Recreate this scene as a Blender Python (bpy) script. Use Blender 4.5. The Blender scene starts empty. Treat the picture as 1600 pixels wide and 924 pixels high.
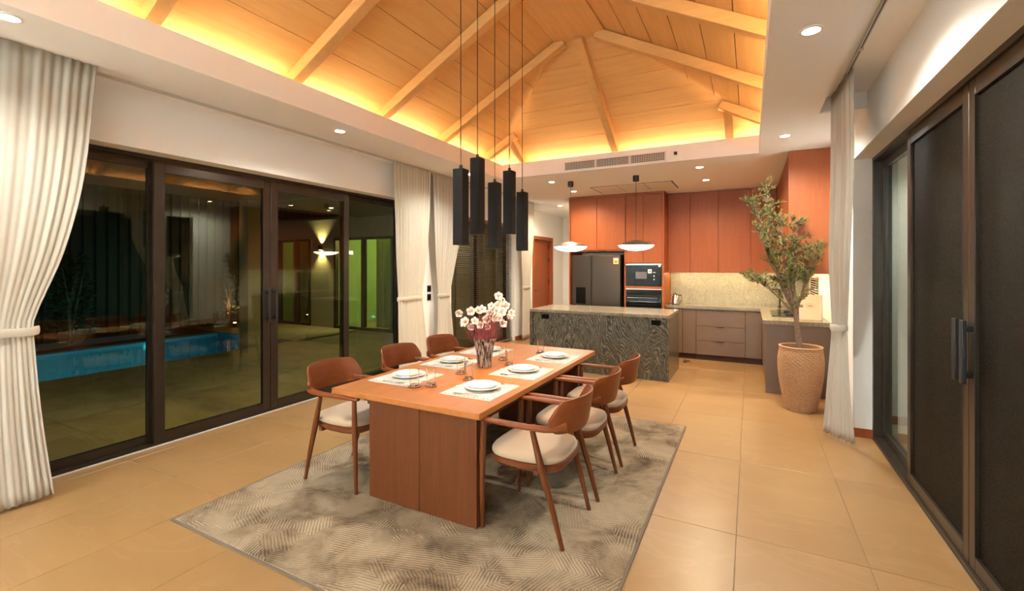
import bpy, math, random
from mathutils import Vector, Matrix
R = math.radians
rnd = random.Random(7)
sc = bpy.context.scene
COL = sc.collection

# ------------------------------------------------------------------ camera
cam_d = bpy.data.cameras.new('camera'); cam = bpy.data.objects.new('camera', cam_d); COL.objects.link(cam)
cam_d.sensor_width = 36; cam_d.lens = 36*711/1600; cam_d.shift_y = -46/1600; cam_d.clip_start = .05; cam_d.clip_end = 200
cam.location = (0, 0, 1.65); cam.rotation_euler = (R(90), 0, math.atan(372/711))
sc.camera = cam
# ------------------------------------------------------------------ world + exposure
w = bpy.data.worlds.new('night_sky'); sc.world = w; w.use_nodes = True
w.node_tree.nodes['Background'].inputs[0].default_value = (.010, .014, .022, 1)
w.node_tree.nodes['Background'].inputs[1].default_value = .35
sc.view_settings.view_transform = 'Standard'; sc.view_settings.look = 'None'
sc.view_settings.exposure = 2.1; sc.view_settings.gamma = 1; sc.view_settings.use_curve_mapping = False
sc.cycles.max_bounces = 9; sc.cycles.diffuse_bounces = 5; sc.cycles.glossy_bounces = 4
sc.cycles.transmission_bounces = 6; sc.cycles.transparent_max_bounces = 24
sc.cycles.caustics_reflective = False; sc.cycles.caustics_refractive = False
sc.cycles.use_denoising = True; sc.cycles.sample_clamp_indirect = 6
FILL_UP_W = 235; WARM = (1, .84, .60); DOWN_W = 72; DOWN_COL = (.97, 1, .93)
COVE_COL = (1, .78, .46); COVE_E = 40
PEND_W = 6; DISC_E = 7; UNDER_E = 34
def spot(name, loc, power, angle=110, blend=.6, col=DOWN_COL, r=.04, rot=(0, 0, 0), parent=None):
    d = bpy.data.lights.new(name, 'SPOT'); d.energy = power; d.spot_size = R(angle); d.spot_blend = blend
    d.color = col; d.shadow_soft_size = r
    o = bpy.data.objects.new(name, d); COL.objects.link(o); o.location = loc; o.rotation_euler = rot
    if parent:
        o.parent = parent; o.location = Vector(loc)-wloc(parent)
    return o
def point(name, loc, power, col, r=.1):
    d = bpy.data.lights.new(name, 'POINT'); d.energy = power; d.color = col; d.shadow_soft_size = r
    o = bpy.data.objects.new(name, d); COL.objects.link(o); o.location = loc; return o

# ------------------------------------------------------------------ helpers
def wloc(o):
    v = Vector(o.location)
    while o.parent: o = o.parent; v = v+Vector(o.location)
    return v
class MB:
    def __init__(s): s.v = []; s.f = []; s.uv = None
    def quad(s, a, b, c, d):
        n = len(s.v); s.v += [a, b, c, d]; s.f.append((n, n+1, n+2, n+3)); return s
    def poly(s, pts):
        n = len(s.v); s.v += list(pts); s.f.append(tuple(range(n, n+len(pts)))); return s
    def box(s, x0, x1, y0, y1, z0, z1):
        n = len(s.v)
        s.v += [(x, y, z) for z in (z0, z1) for y in (y0, y1) for x in (x0, x1)]
        s.f += [tuple(n+i for i in q) for q in ((0, 2, 3, 1), (4, 5, 7, 6), (0, 1, 5, 4), (2, 6, 7, 3), (0, 4, 6, 2), (1, 3, 7, 5))]
        return s
    def extr(s, pts, off):            # convex/any planar polygon extruded by vector
        n = len(s.v); k = len(pts); off = Vector(off)
        s.v += [tuple(p) for p in pts]+[tuple(Vector(p)+off) for p in pts]
        s.f.append(tuple(range(n+k-1, n-1, -1))); s.f.append(tuple(range(n+k, n+2*k)))
        for i in range(k):
            j = (i+1) % k; s.f.append((n+i, n+j, n+k+j, n+k+i))
        return s
    def rings(s, rs, closed=True, cap=True):
        n = len(s.v); k = len(rs[0])
        for r in rs: s.v += [tuple(p) for p in r]
        for a in range(len(rs)-1):
            for i in range(k if closed else k-1):
                j = (i+1) % k
                s.f.append((n+a*k+i, n+a*k+j, n+(a+1)*k+j, n+(a+1)*k+i))
        if cap and closed:
            s.f.append(tuple(n+i for i in range(k-1, -1, -1))); s.f.append(tuple(n+(len(rs)-1)*k+i for i in range(k)))
        return s
    def lathe(s, prof, c=(0, 0, 0), n=24, cap=True):
        return s.rings([[(c[0]+r*math.cos(2*math.pi*i/n), c[1]+r*math.sin(2*math.pi*i/n), c[2]+z) for i in range(n)] for r, z in prof], True, cap)
    def tube(s, pts, rad, n=8, cap=True):
        pts = [Vector(p) for p in pts]
        if not isinstance(rad, (list, tuple)): rad = [rad]*len(pts)
        rs = []
        u = None
        for i, p in enumerate(pts):
            t = (pts[min(i+1, len(pts)-1)]-pts[max(i-1, 0)]).normalized()
            if u is None:
                u = t.cross(Vector((0, 0, 1)) if abs(t.z) < .9 else Vector((1, 0, 0))).normalized()
            u = (u-t*u.dot(t)).normalized(); v = t.cross(u)
            rs.append([p+u*(rad[i]*math.cos(2*math.pi*k/n))+v*(rad[i]*math.sin(2*math.pi*k/n)) for k in range(n)])
        return s.rings(rs, True, cap)
    def sweep(s, pts, ws, hs, side=None, n=10, sq=.6):   # rounded bar: widths across, heights in z
        pts = [Vector(p) for p in pts]; rs = []
        for i, p in enumerate(pts):
            t = (pts[min(i+1, len(pts)-1)]-pts[max(i-1, 0)]).normalized()
            up = Vector((0, 0, 1)); sd = Vector(side) if side else t.cross(up).normalized()
            if not side: up = sd.cross(t)
            ring = []
            for k in range(n):
                a = 2*math.pi*(k+.5)/n; ca, sa = math.cos(a), math.sin(a)
                ring.append(p+sd*(ws[i]/2*math.copysign(abs(ca)**sq, ca))+up*(hs[i]/2*math.copysign(abs(sa)**sq, sa)))
            rs.append(ring)
        return s.rings(rs)
    def build(s, name, m, parent=None, smooth=False, bevel=0, top=False, world=True, seg=2, loc=None):
        me = bpy.data.meshes.new(name)
        off = Vector((0, 0, 0))
        if parent is not None and world: off = wloc(parent)
        if parent is None and not loc:
            xs = [v[0] for v in s.v]; ys = [v[1] for v in s.v]; zs = [v[2] for v in s.v]
            loc = ((min(xs)+max(xs))/2, (min(ys)+max(ys))/2, min(zs))
        if parent is None: off = Vector(loc)
        me.from_pydata([tuple(Vector(v)-off) for v in s.v], [], s.f)
        me.validate(); me.update()
        if smooth:
            me.polygons.foreach_set('use_smooth', [True]*len(me.polygons))
            try: me.set_sharp_from_angle(angle=R(42))
            except Exception: pass
        me.materials.append(m)
        o = bpy.data.objects.new(name, me); COL.objects.link(o)
        if parent is not None: o.parent = parent
        else: o.location = off
        if bevel:
            b = o.modifiers.new('b', 'BEVEL'); b.width = bevel; b.segments = seg; b.limit_method = 'ANGLE'; b.angle_limit = R(40)
            me.polygons.foreach_set('use_smooth', [True]*len(me.polygons))
            try: me.set_sharp_from_angle(angle=R(60))
            except Exception: pass
        return o
def tag(o, label=None, cat=None, group=None, kind=None):
    for k, v in (('label', label), ('category', cat), ('group', group), ('kind', kind)):
        if v: o[k] = v
    return o
def thing(name, label, cat, loc=(0, 0, 0), rz=0, group=None):
    o = bpy.data.objects.new(name, None); COL.objects.link(o); o.location = loc; o.rotation_euler = (0, 0, rz); o.empty_display_size = .1
    return tag(o, label, cat, group)
def struct(o): o['kind'] = 'structure'; return o
def B(*a): return MB().box(*a)
def dup(root, loc, rz=0, label=None):
    r = root.copy(); COL.objects.link(r); r.location = loc; r.rotation_euler = (0, 0, rz)
    if label: r['label'] = label
    for ch in list(root.children):
        c = ch.copy(); COL.objects.link(c); c.parent = r
        for g in list(ch.children):
            d = g.copy(); COL.objects.link(d); d.parent = c
    return r
def smooth01(t): t = max(0, min(1, t)); return t*t*(3-2*t)

# ------------------------------------------------------------------ materials
def new(name):
    m = bpy.data.materials.new(name); m.use_nodes = True; nt = m.node_tree; nt.nodes.clear()
    return m, nt, nt.nodes, nt.links
def rgba(c): return (c[0], c[1], c[2], 1)
def pbr(name, col, rough=.5, metal=0, noise=0, nscale=8, bump=0, bscale=60, spec=.5, emit=None, es=0, trans=0, sheen=0):
    m, nt, N, L = new(name); p = N.new('ShaderNodeBsdfPrincipled'); o = N.new('ShaderNodeOutputMaterial'); L.new(p.outputs[0], o.inputs[0])
    p.inputs['Base Color'].default_value = rgba(col); p.inputs['Roughness'].default_value = rough; p.inputs['Metallic'].default_value = metal
    p.inputs['Specular IOR Level'].default_value = spec
    if sheen: p.inputs['Sheen Weight'].default_value = sheen
    if trans: p.inputs['Transmission Weight'].default_value = trans
    if emit: p.inputs['Emission Color'].default_value = rgba(emit); p.inputs['Emission Strength'].default_value = es
    tc = N.new('ShaderNodeTexCoord')
    if noise:
        n = N.new('ShaderNodeTexNoise'); n.inputs['Scale'].default_value = nscale; n.inputs['Detail'].default_value = 5
        L.new(tc.outputs['Object'], n.inputs['Vector'])
        r = N.new('ShaderNodeValToRGB'); r.color_ramp.elements[0].position = .3; r.color_ramp.elements[1].position = .7
        r.color_ramp.elements[0].color = rgba([c*(1-noise) for c in col]); r.color_ramp.elements[1].color = rgba([min(1, c*(1+noise)) for c in col])
        L.new(n.outputs['Fac'], r.inputs[0]); L.new(r.outputs[0], p.inputs['Base Color'])
    if bump:
        n = N.new('ShaderNodeTexNoise'); n.inputs['Scale'].default_value = bscale; L.new(tc.outputs['Object'], n.inputs['Vector'])
        b = N.new('ShaderNodeBump'); b.inputs['Strength'].default_value = bump; b.inputs['Distance'].default_value = .002
        L.new(n.outputs['Fac'], b.inputs['Height']); L.new(b.outputs[0], p.inputs['Normal'])
    return m
def wood(name, c1, c2, axis='Z', scale=1.0, rough=.4, c3=None, spec=.4):
    m, nt, N, L = new(name); p = N.new('ShaderNodeBsdfPrincipled'); o = N.new('ShaderNodeOutputMaterial'); L.new(p.outputs[0], o.inputs[0])
    tc = N.new('ShaderNodeTexCoord'); mp = N.new('ShaderNodeMapping'); oi = N.new('ShaderNodeObjectInfo')
    s = [14*scale]*3; s['XYZ'.index(axis)] = .9*scale; mp.inputs['Scale'].default_value = s
    ad = N.new('ShaderNodeVectorMath'); ad.operation = 'ADD'
    mu = N.new('ShaderNodeVectorMath'); mu.operation = 'SCALE'; mu.inputs['Scale'].default_value = 7
    cb = N.new('ShaderNodeCombineXYZ')
    for i in range(3): L.new(oi.outputs['Random'], cb.inputs[i])
    L.new(cb.outputs[0], mu.inputs[0]); L.new(tc.outputs['Object'], ad.inputs[0]); L.new(mu.outputs[0], ad.inputs[1]); L.new(ad.outputs[0], mp.inputs[0])
    n = N.new('ShaderNodeTexNoise'); n.inputs['Scale'].default_value = 1.6; n.inputs['Detail'].default_value = 8; n.inputs['Roughness'].default_value = .62; n.inputs['Distortion'].default_value = .6
    L.new(mp.outputs[0], n.inputs['Vector'])
    n2 = N.new('ShaderNodeTexNoise'); n2.inputs['Scale'].default_value = 9; n2.inputs['Detail'].default_value = 3; L.new(mp.outputs[0], n2.inputs['Vector'])
    r = N.new('ShaderNodeValToRGB'); e = r.color_ramp.elements; e[0].position = .3; e[1].position = .72; e[0].color = rgba(c1); e[1].color = rgba(c2)
    mx = N.new('ShaderNodeMath'); mx.operation = 'MULTIPLY_ADD'; mx.inputs[1].default_value = .3; L.new(n2.outputs['Fac'], mx.inputs[0])
    m2 = N.new('ShaderNodeMath'); m2.operation = 'MULTIPLY'; m2.inputs[1].default_value = .7; L.new(n.outputs['Fac'], m2.inputs[0]); L.new(m2.outputs[0], mx.inputs[2])
    L.new(mx.outputs[0], r.inputs[0]); L.new(r.outputs[0], p.inputs['Base Color'])
    p.inputs['Roughness'].default_value = rough; p.inputs['Specular IOR Level'].default_value = spec
    b = N.new('ShaderNodeBump'); b.inputs['Strength'].default_value = .15; b.inputs['Distance'].default_value = .001; L.new(n2.outputs['Fac'], b.inputs['Height']); L.new(b.outputs[0], p.inputs['Normal'])
    return m
def thin_fresnel(N, L, ior):
    f = N.new('ShaderNodeFresnel'); ge = N.new('ShaderNodeNewGeometry'); mr = N.new('ShaderNodeMapRange')
    mr.inputs['To Min'].default_value = ior; mr.inputs['To Max'].default_value = 1/ior
    L.new(ge.outputs['Backfacing'], mr.inputs['Value']); L.new(mr.outputs[0], f.inputs['IOR']); return f
def glass_pane(name, tint, boost=1.0):
    m, nt, N, L = new(name); o = N.new('ShaderNodeOutputMaterial'); t = N.new('ShaderNodeBsdfTransparent'); g = N.new('ShaderNodeBsdfGlossy')
    t.inputs[0].default_value = rgba(tint); g.inputs['Roughness'].default_value = 0.0; g.inputs['Color'].default_value = (.92, .95, .88, 1)
    f = thin_fresnel(N, L, 1.5); mt = N.new('ShaderNodeMath'); mt.operation = 'MULTIPLY'; mt.inputs[1].default_value = boost; mt.use_clamp = True
    L.new(f.outputs[0], mt.inputs[0]); x = N.new('ShaderNodeMixShader'); L.new(mt.outputs[0], x.inputs[0]); L.new(t.outputs[0], x.inputs[1]); L.new(g.outputs[0], x.inputs[2]); L.new(x.outputs[0], o.inputs[0])
    return m
def cloth(name, col, translucent=.35, alpha=0.0, bump=.2):
    m, nt, N, L = new(name); o = N.new('ShaderNodeOutputMaterial'); d = N.new('ShaderNodeBsdfDiffuse'); t = N.new('ShaderNodeBsdfTranslucent')
    d.inputs[0].default_value = rgba(col); t.inputs[0].default_value = rgba(col)
    x = N.new('ShaderNodeMixShader'); x.inputs[0].default_value = translucent; L.new(d.outputs[0], x.inputs[1]); L.new(t.outputs[0], x.inputs[2]); last = x
    if alpha:
        tr = N.new('ShaderNodeBsdfTransparent'); y = N.new('ShaderNodeMixShader'); y.inputs[0].default_value = alpha
        L.new(x.outputs[0], y.inputs[1]); L.new(tr.outputs[0], y.inputs[2]); last = y
    tc = N.new('ShaderNodeTexCoord'); n = N.new('ShaderNodeTexNoise'); n.inputs['Scale'].default_value = 350; L.new(tc.outputs['Object'], n.inputs['Vector'])
    b = N.new('ShaderNodeBump'); b.inputs['Strength'].default_value = bump; b.inputs['Distance'].default_value = .001; L.new(n.outputs['Fac'], b.inputs['Height'])
    L.new(b.outputs[0], d.inputs['Normal']); L.new(last.outputs[0], o.inputs[0]); return m
def emis(name, col, s):
    m, nt, N, L = new(name); o = N.new('ShaderNodeOutputMaterial'); e = N.new('ShaderNodeEmission'); e.inputs[0].default_value = rgba(col); e.inputs[1].default_value = s; L.new(e.outputs[0], o.inputs[0]); return m
def tile_mat(name, base, vein, dark, rough=.28):
    m, nt, N, L = new(name); p = N.new('ShaderNodeBsdfPrincipled'); o = N.new('ShaderNodeOutputMaterial'); L.new(p.outputs[0], o.inputs[0])
    tc = N.new('ShaderNodeTexCoord'); oi = N.new('ShaderNodeObjectInfo'); cb = N.new('ShaderNodeCombineXYZ')
    for i in range(3): L.new(oi.outputs['Random'], cb.inputs[i])
    mu = N.new('ShaderNodeVectorMath'); mu.operation = 'SCALE'; mu.inputs['Scale'].default_value = 23; L.new(cb.outputs[0], mu.inputs[0])
    ad = N.new('ShaderNodeVectorMath'); ad.operation = 'ADD'; L.new(tc.outputs['Object'], ad.inputs[0]); L.new(mu.outputs[0], ad.inputs[1])
    mp = N.new('ShaderNodeMapping'); mp.inputs['Rotation'].default_value = (0, 0, .6); mp.inputs['Scale'].default_value = (.8, 1.8, 1); L.new(ad.outputs[0], mp.inputs[0])
    n1 = N.new('ShaderNodeTexNoise'); n1.inputs['Scale'].default_value = 1.3; n1.inputs['Detail'].default_value = 4; n1.inputs['Distortion'].default_value = .9; L.new(mp.outputs[0], n1.inputs['Vector'])
    r1 = N.new('ShaderNodeValToRGB'); e = r1.color_ramp.elements; e[0].position = .3; e[0].color = rgba(dark); e[1].position = .7; e[1].color = rgba(base); L.new(n1.outputs['Fac'], r1.inputs[0])
    n2 = N.new('ShaderNodeTexNoise'); n2.inputs['Scale'].default_value = .9; n2.inputs['Detail'].default_value = 3; n2.inputs['Distortion'].default_value = 1.8; L.new(mp.outputs[0], n2.inputs['Vector'])
    r2 = N.new('ShaderNodeValToRGB'); r2.color_ramp.elements[0].position = .485; r2.color_ramp.elements[0].color = (0, 0, 0, 1); r2.color_ramp.elements[1].position = .5; r2.color_ramp.elements[1].color = (1, 1, 1, 1)
    e3 = r2.color_ramp.elements.new(.54); e3.color = (0, 0, 0, 1); L.new(n2.outputs['Fac'], r2.inputs[0])
    mx = N.new('ShaderNodeMix'); mx.data_type = 'RGBA'; ml = N.new('ShaderNodeMath'); ml.operation = 'MULTIPLY'; ml.inputs[1].default_value = .35; L.new(r2.outputs[0], ml.inputs[0]); L.new(ml.outputs[0], mx.inputs[0])
    L.new(r1.outputs[0], mx.inputs[6]); mx.inputs[7].default_value = rgba(vein); L.new(mx.outputs[2], p.inputs['Base Color'])
    p.inputs['Roughness'].default_value = rough; p.inputs['Specular IOR Level'].default_value = .35
    return m
def marble(name, cols, scale=2.2, rough=.15):
    m, nt, N, L = new(name); p = N.new('ShaderNodeBsdfPrincipled'); o = N.new('ShaderNodeOutputMaterial'); L.new(p.outputs[0], o.inputs[0])
    tc = N.new('ShaderNodeTexCoord'); n = N.new('ShaderNodeTexNoise'); n.inputs['Scale'].default_value = scale*.8; n.inputs['Detail'].default_value = 3; n.inputs['Roughness'].default_value = .5
    mpp = N.new('ShaderNodeMapping'); mpp.inputs['Scale'].default_value = (1, 1, .5); mpp.inputs['Rotation'].default_value = (0, .35, 0); L.new(tc.outputs['Object'], mpp.inputs[0]); L.new(mpp.outputs[0], n.inputs['Vector'])
    sc_ = N.new('ShaderNodeVectorMath'); sc_.operation = 'SCALE'; sc_.inputs['Scale'].default_value = 1.1; L.new(n.outputs['Color'], sc_.inputs[0])
    ad = N.new('ShaderNodeVectorMath'); ad.operation = 'ADD'; L.new(mpp.outputs[0], ad.inputs[0]); L.new(sc_.outputs[0], ad.inputs[1])
    wv = N.new('ShaderNodeTexWave'); wv.inputs['Scale'].default_value = 10; wv.inputs['Distortion'].default_value = 4.5; wv.inputs['Detail'].default_value = 5; wv.inputs['Detail Scale'].default_value = 1.6; wv.inputs['Detail Roughness'].default_value = .6; wv.bands_direction = 'X'
    L.new(ad.outputs[0], wv.inputs['Vector'])
    r = N.new('ShaderNodeValToRGB'); e = r.color_ramp.elements; e[0].color = rgba(cols[0]); e[0].position = .1; e[1].color = rgba(cols[-1]); e[1].position = .97
    for i, c in enumerate(cols[1:-1]): k = e.new(.1+.85*(i+1)/(len(cols)-1)); k.color = rgba(c)
    fn = N.new('ShaderNodeTexNoise'); fn.inputs['Scale'].default_value = 13; fn.inputs['Detail'].default_value = 7; fn.inputs['Roughness'].default_value = .7; fn.inputs['Distortion'].default_value = 1.6; L.new(ad.outputs[0], fn.inputs['Vector'])
    big = N.new('ShaderNodeTexNoise'); big.inputs['Scale'].default_value = 2.3; big.inputs['Detail'].default_value = 3; L.new(mpp.outputs[0], big.inputs['Vector'])
    bm = N.new('ShaderNodeMapRange'); bm.inputs['From Min'].default_value = .35; bm.inputs['From Max'].default_value = .65; bm.inputs['To Min'].default_value = .12; bm.inputs['To Max'].default_value = .62; L.new(big.outputs['Fac'], bm.inputs['Value'])
    st = N.new('ShaderNodeMapRange'); st.inputs['From Min'].default_value = .32; st.inputs['From Max'].default_value = .68; L.new(fn.outputs['Fac'], st.inputs['Value'])
    mf = N.new('ShaderNodeMix'); L.new(bm.outputs[0], mf.inputs[0]); L.new(st.outputs[0], mf.inputs[2]); L.new(wv.outputs['Fac'], mf.inputs[3])
    L.new(mf.outputs[0], r.inputs[0]); L.new(r.outputs[0], p.inputs['Base Color']); p.inputs['Roughness'].default_value = rough
    return m
def rug_mat():
    m, nt, N, L = new('rug_pile'); p = N.new('ShaderNodeBsdfPrincipled'); o = N.new('ShaderNodeOutputMaterial'); L.new(p.outputs[0], o.inputs[0])
    tc = N.new('ShaderNodeTexCoord')
    nd = N.new('ShaderNodeTexNoise'); nd.inputs['Scale'].default_value = 3; L.new(tc.outputs['Object'], nd.inputs['Vector'])
    s0 = N.new('ShaderNodeVectorMath'); s0.operation = 'SCALE'; s0.inputs['Scale'].default_value = .5; L.new(nd.outputs['Color'], s0.inputs[0])
    a0 = N.new('ShaderNodeVectorMath'); a0.operation = 'ADD'; L.new(tc.outputs['Object'], a0.inputs[0]); L.new(s0.outputs[0], a0.inputs[1])
    vo = N.new('ShaderNodeTexVoronoi'); vo.inputs['Scale'].default_value = 5.0; L.new(a0.outputs[0], vo.inputs['Vector'])
    sp = N.new('ShaderNodeSeparateColor'); L.new(vo.outputs['Color'], sp.inputs[0])
    an = N.new('ShaderNodeMath'); an.operation = 'MULTIPLY'; an.inputs[1].default_value = 3.1; L.new(sp.outputs[0], an.inputs[0])
    vr = N.new('ShaderNodeVectorRotate'); vr.rotation_type = 'Z_AXIS'; L.new(tc.outputs['Object'], vr.inputs['Vector']); L.new(an.outputs[0], vr.inputs['Angle'])
    wv = N.new('ShaderNodeTexWave'); wv.inputs['Scale'].default_value = 17; wv.inputs['Distortion'].default_value = 2.0; wv.inputs['Detail'].default_value = 2; L.new(vr.outputs[0], wv.inputs['Vector'])
    n1 = N.new('ShaderNodeTexNoise'); n1.inputs['Scale'].default_value = 2.6; n1.inputs['Detail'].default_value = 7; n1.inputs['Roughness'].default_value = .65; n1.inputs['Distortion'].default_value = .6; L.new(tc.outputs['Object'], n1.inputs['Vector'])
    r1 = N.new('ShaderNodeValToRGB'); e = r1.color_ramp.elements; e[0].position = .36; e[0].color = (.07, .044, .026, 1); e[1].position = .60; e[1].color = (.26, .19, .122, 1)
    k = e.new(.48); k.color = (.175, .120, .072, 1); L.new(n1.outputs['Fac'], r1.inputs[0])
    wr = N.new('ShaderNodeValToRGB'); wr.color_ramp.elements[0].position = .55; wr.color_ramp.elements[1].position = .9; L.new(wv.outputs['Fac'], wr.inputs[0])
    mm = N.new('ShaderNodeMath'); mm.operation = 'MULTIPLY'; L.new(wr.outputs[0], mm.inputs[0]); L.new(sp.outputs[1], mm.inputs[1])
    mm2 = N.new('ShaderNodeMath'); mm2.operation = 'MULTIPLY'; mm2.inputs[1].default_value = .75; L.new(mm.outputs[0], mm2.inputs[0])
    mx = N.new('ShaderNodeMix'); mx.data_type = 'RGBA'; L.new(mm2.outputs[0], mx.inputs[0]); L.new(r1.outputs[0], mx.inputs[6]); mx.inputs[7].default_value = (.38, .30, .21, 1)
    L.new(mx.outputs[2], p.inputs['Base Color']); p.inputs['Roughness'].default_value = .95; p.inputs['Specular IOR Level'].default_value = .1
    b = N.new('ShaderNodeBump'); b.inputs['Strength'].default_value = .5; b.inputs['Distance'].default_value = .004; L.new(wv.outputs['Fac'], b.inputs['Height']); L.new(b.outputs[0], p.inputs['Normal'])
    return m

M = {}
M['wall'] = pbr('wall_paint', (.88, .86, .82), .85, spec=.2, bump=.05)
M['ceil'] = pbr('ceiling_paint', (.88, .87, .86), .9, spec=.1)
M['tile'] = tile_mat('floor_tile', (.275, .150, .060), (.315, .180, .080), (.240, .128, .049), .32)
M['grout'] = pbr('grout', (.26, .19, .12), .9)
M['ptile'] = tile_mat('patio_tile', (.36, .31, .20), (.44, .38, .26), (.25, .20, .12), .5)
M['plank'] = wood('ceiling_wood', (.50, .25, .082), (.61, .33, .12), 'Y', .8, .6, spec=.15)
M['plankx'] = wood('ceiling_wood_end', (.50, .25, .082), (.61, .33, .12), 'X', .8, .6, spec=.15)
M['dark'] = pbr('dark_void', (.03, .02, .012), .9)
M['frame'] = pbr('bronze_frame', (.040, .026, .016), .32, metal=.55, noise=.15)
M['black'] = pbr('black_metal', (.012, .012, .013), .42, metal=.2)
M['pend'] = pbr('pendant_black', (.010, .007, .005), .6, spec=.15, noise=.2, nscale=30)
M['glass'] = glass_pane('door_glass', (.80, .78, .56), .9)
M['glassc'] = glass_pane('clear_glass', (.92, .93, .88), 1.0)
M['screen'] = None
M['cab'] = wood('cabinet_wood', (.26, .062, .017), (.33, .092, .030), 'Z', 1.5, .45, spec=.2)
M['cabdark'] = pbr('cabinet_gap', (.06, .02, .01), .8)
M['taupe'] = pbr('taupe_laminate', (.125, .070, .038), .5, noise=.06)
M['door'] = wood('door_wood', (.26, .062, .018), (.33, .09, .03), 'Z', 1.2, .5, spec=.2)
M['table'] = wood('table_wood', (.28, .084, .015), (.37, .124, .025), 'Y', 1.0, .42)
M['tablez'] = wood('table_wood_shaded', (.080, .020, .005), (.118, .033, .009), 'Z', 1.0, .42, spec=.2)  # table wood darkened: shade on the legs is put into the colour
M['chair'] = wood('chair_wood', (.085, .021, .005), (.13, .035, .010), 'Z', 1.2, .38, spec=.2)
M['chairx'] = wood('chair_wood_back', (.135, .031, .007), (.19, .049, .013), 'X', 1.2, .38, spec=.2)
M['seat'] = pbr('seat_fabric', (.37, .26, .17), .95, noise=.08, nscale=300, bump=.3, bscale=500, sheen=.2, spec=.1)
M['curtain'] = cloth('curtain_fabric', (.64, .585, .50), .30)
M['sheer'] = cloth('sheer_fabric', (.80, .74, .62), .35, .08)
M['marble'] = marble('green_marble', [(.025, .022, .013), (.062, .053, .034), (.10, .085, .058), (.24, .20, .14)], 2.0, .22)
M['splash'] = marble('splash_marble', [(.20, .17, .10), (.26, .22, .135), (.32, .27, .17), (.38, .33, .22)], 3.0, .3)
M['top'] = marble('worktop_marble_lit', [(.13, .105, .07), (.18, .145, .10), (.22, .175, .12), (.29, .23, .16)], 3.0, .18)  # lighter copy of the island stone: light on the tops painted in
M['fridge'] = pbr('fridge_steel', (.060, .041, .029), .36, metal=.8)
M['glossblack'] = pbr('gloss_black', (.005, .005, .005), .12, spec=.2)
M['chrome'] = pbr('chrome', (.75, .72, .68), .15, metal=1)
M['plate'] = pbr('white_ceramic', (.68, .665, .63), .2)
M['mat'] = pbr('placemat_linen', (.48, .45, .40), .9, noise=.05, nscale=200, bump=.3, bscale=400)
M['mat2'] = pbr('placemat_grey', (.20, .19, .18), .9)
M['gold'] = pbr('cutlery_metal', (.62, .52, .40), .22, metal=1)
M['coaster'] = wood('coaster_wood', (.16, .05, .02), (.26, .09, .04), 'X', 3, .5)
M['tumbler'] = pbr('tumbler_glass', (1, .97, .93), .02, trans=1)
M['vase'] = None
M['petal'] = pbr('orchid_petal', (.86, .74, .64), .7, noise=.06, nscale=40)
M['petalc'] = pbr('orchid_centre', (.62, .30, .16), .7)
M['redstem'] = pbr('dried_red_grass', (.24, .035, .035), .8, noise=.4, nscale=60)
M['disc'] = emis('pendant_diffuser', (1, .88, .72), DISC_E)
M['bulb'] = emis('downlight_lens', (1, .86, .68), 18)
M['led'] = emis('cove_led', COVE_COL, COVE_E)
M['uled'] = emis('under_cabinet_led', (1, .80, .42), UNDER_E)
M['trim'] = pbr('white_trim', (.78, .76, .72), .4)
M['basket'] = pbr('woven_basket', (.34, .17, .075), .75, noise=.25, nscale=60)
M['soil'] = pbr('potting_soil', (.02, .012, .008), .95)
M['bark'] = pbr('olive_bark', (.17, .10, .06), .85, noise=.3, nscale=30)
M['leaf'] = pbr('olive_leaf', (.165, .150, .045), .7, spec=.15, noise=.35, nscale=12)
M['olive'] = pbr('black_olive', (.012, .006, .008), .3)
M['paper'] = pbr('book_cover', (.70, .50, .36), .6)
M['ink'] = pbr('brown_ink', (.26, .12, .07), .7)
M['label'] = pbr('yellow_label', (.75, .50, .12), .6)
M['slat'] = pbr('blind_slat', (.17, .10, .055), .35)
M['pooltile'] = pbr('pool_tile', (.03, .24, .40), .4, noise=.12, nscale=2)
M['fence'] = wood('fence_timber', (.035, .026, .014), (.065, .045, .024), 'Z', 1, .7)
M['hedge'] = pbr('hedge_leaf', (.018, .030, .014), .7, noise=.4, nscale=5)
M['render'] = pbr('outside_wall_paint', (.46, .43, .32), .9)
M['green'] = pbr('guest_room_paint', (.40, .52, .24), .9)
M['rail'] = pbr('white_rail', (.55, .54, .50), .4)
def screen_mat():
    m, nt, N, L = new('insect_mesh'); o = N.new('ShaderNodeOutputMaterial'); t = N.new('ShaderNodeBsdfTransparent'); t.inputs[0].default_value = (1, .98, .9, 1)
    p = N.new('ShaderNodeBsdfPrincipled'); p.inputs['Base Color'].default_value = (.012, .009, .006, 1); p.inputs['Roughness'].default_value = .6
    tc = N.new('ShaderNodeTexCoord'); n = N.new('ShaderNodeTexNoise'); n.inputs['Scale'].default_value = 180; L.new(tc.outputs['Object'], n.inputs['Vector'])
    r = N.new('ShaderNodeMapRange'); r.inputs['To Min'].default_value = .72; r.inputs['To Max'].default_value = .96; L.new(n.outputs['Fac'], r.inputs['Value']); p.inputs['Specular IOR Level'].default_value = .12
    x = N.new('ShaderNodeMixShader'); L.new(r.outputs[0], x.inputs[0]); L.new(t.outputs[0], x.inputs[1]); L.new(p.outputs[0], x.inputs[2]); L.new(x.outputs[0], o.inputs[0]); return m
M['screen'] = screen_mat()
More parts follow.
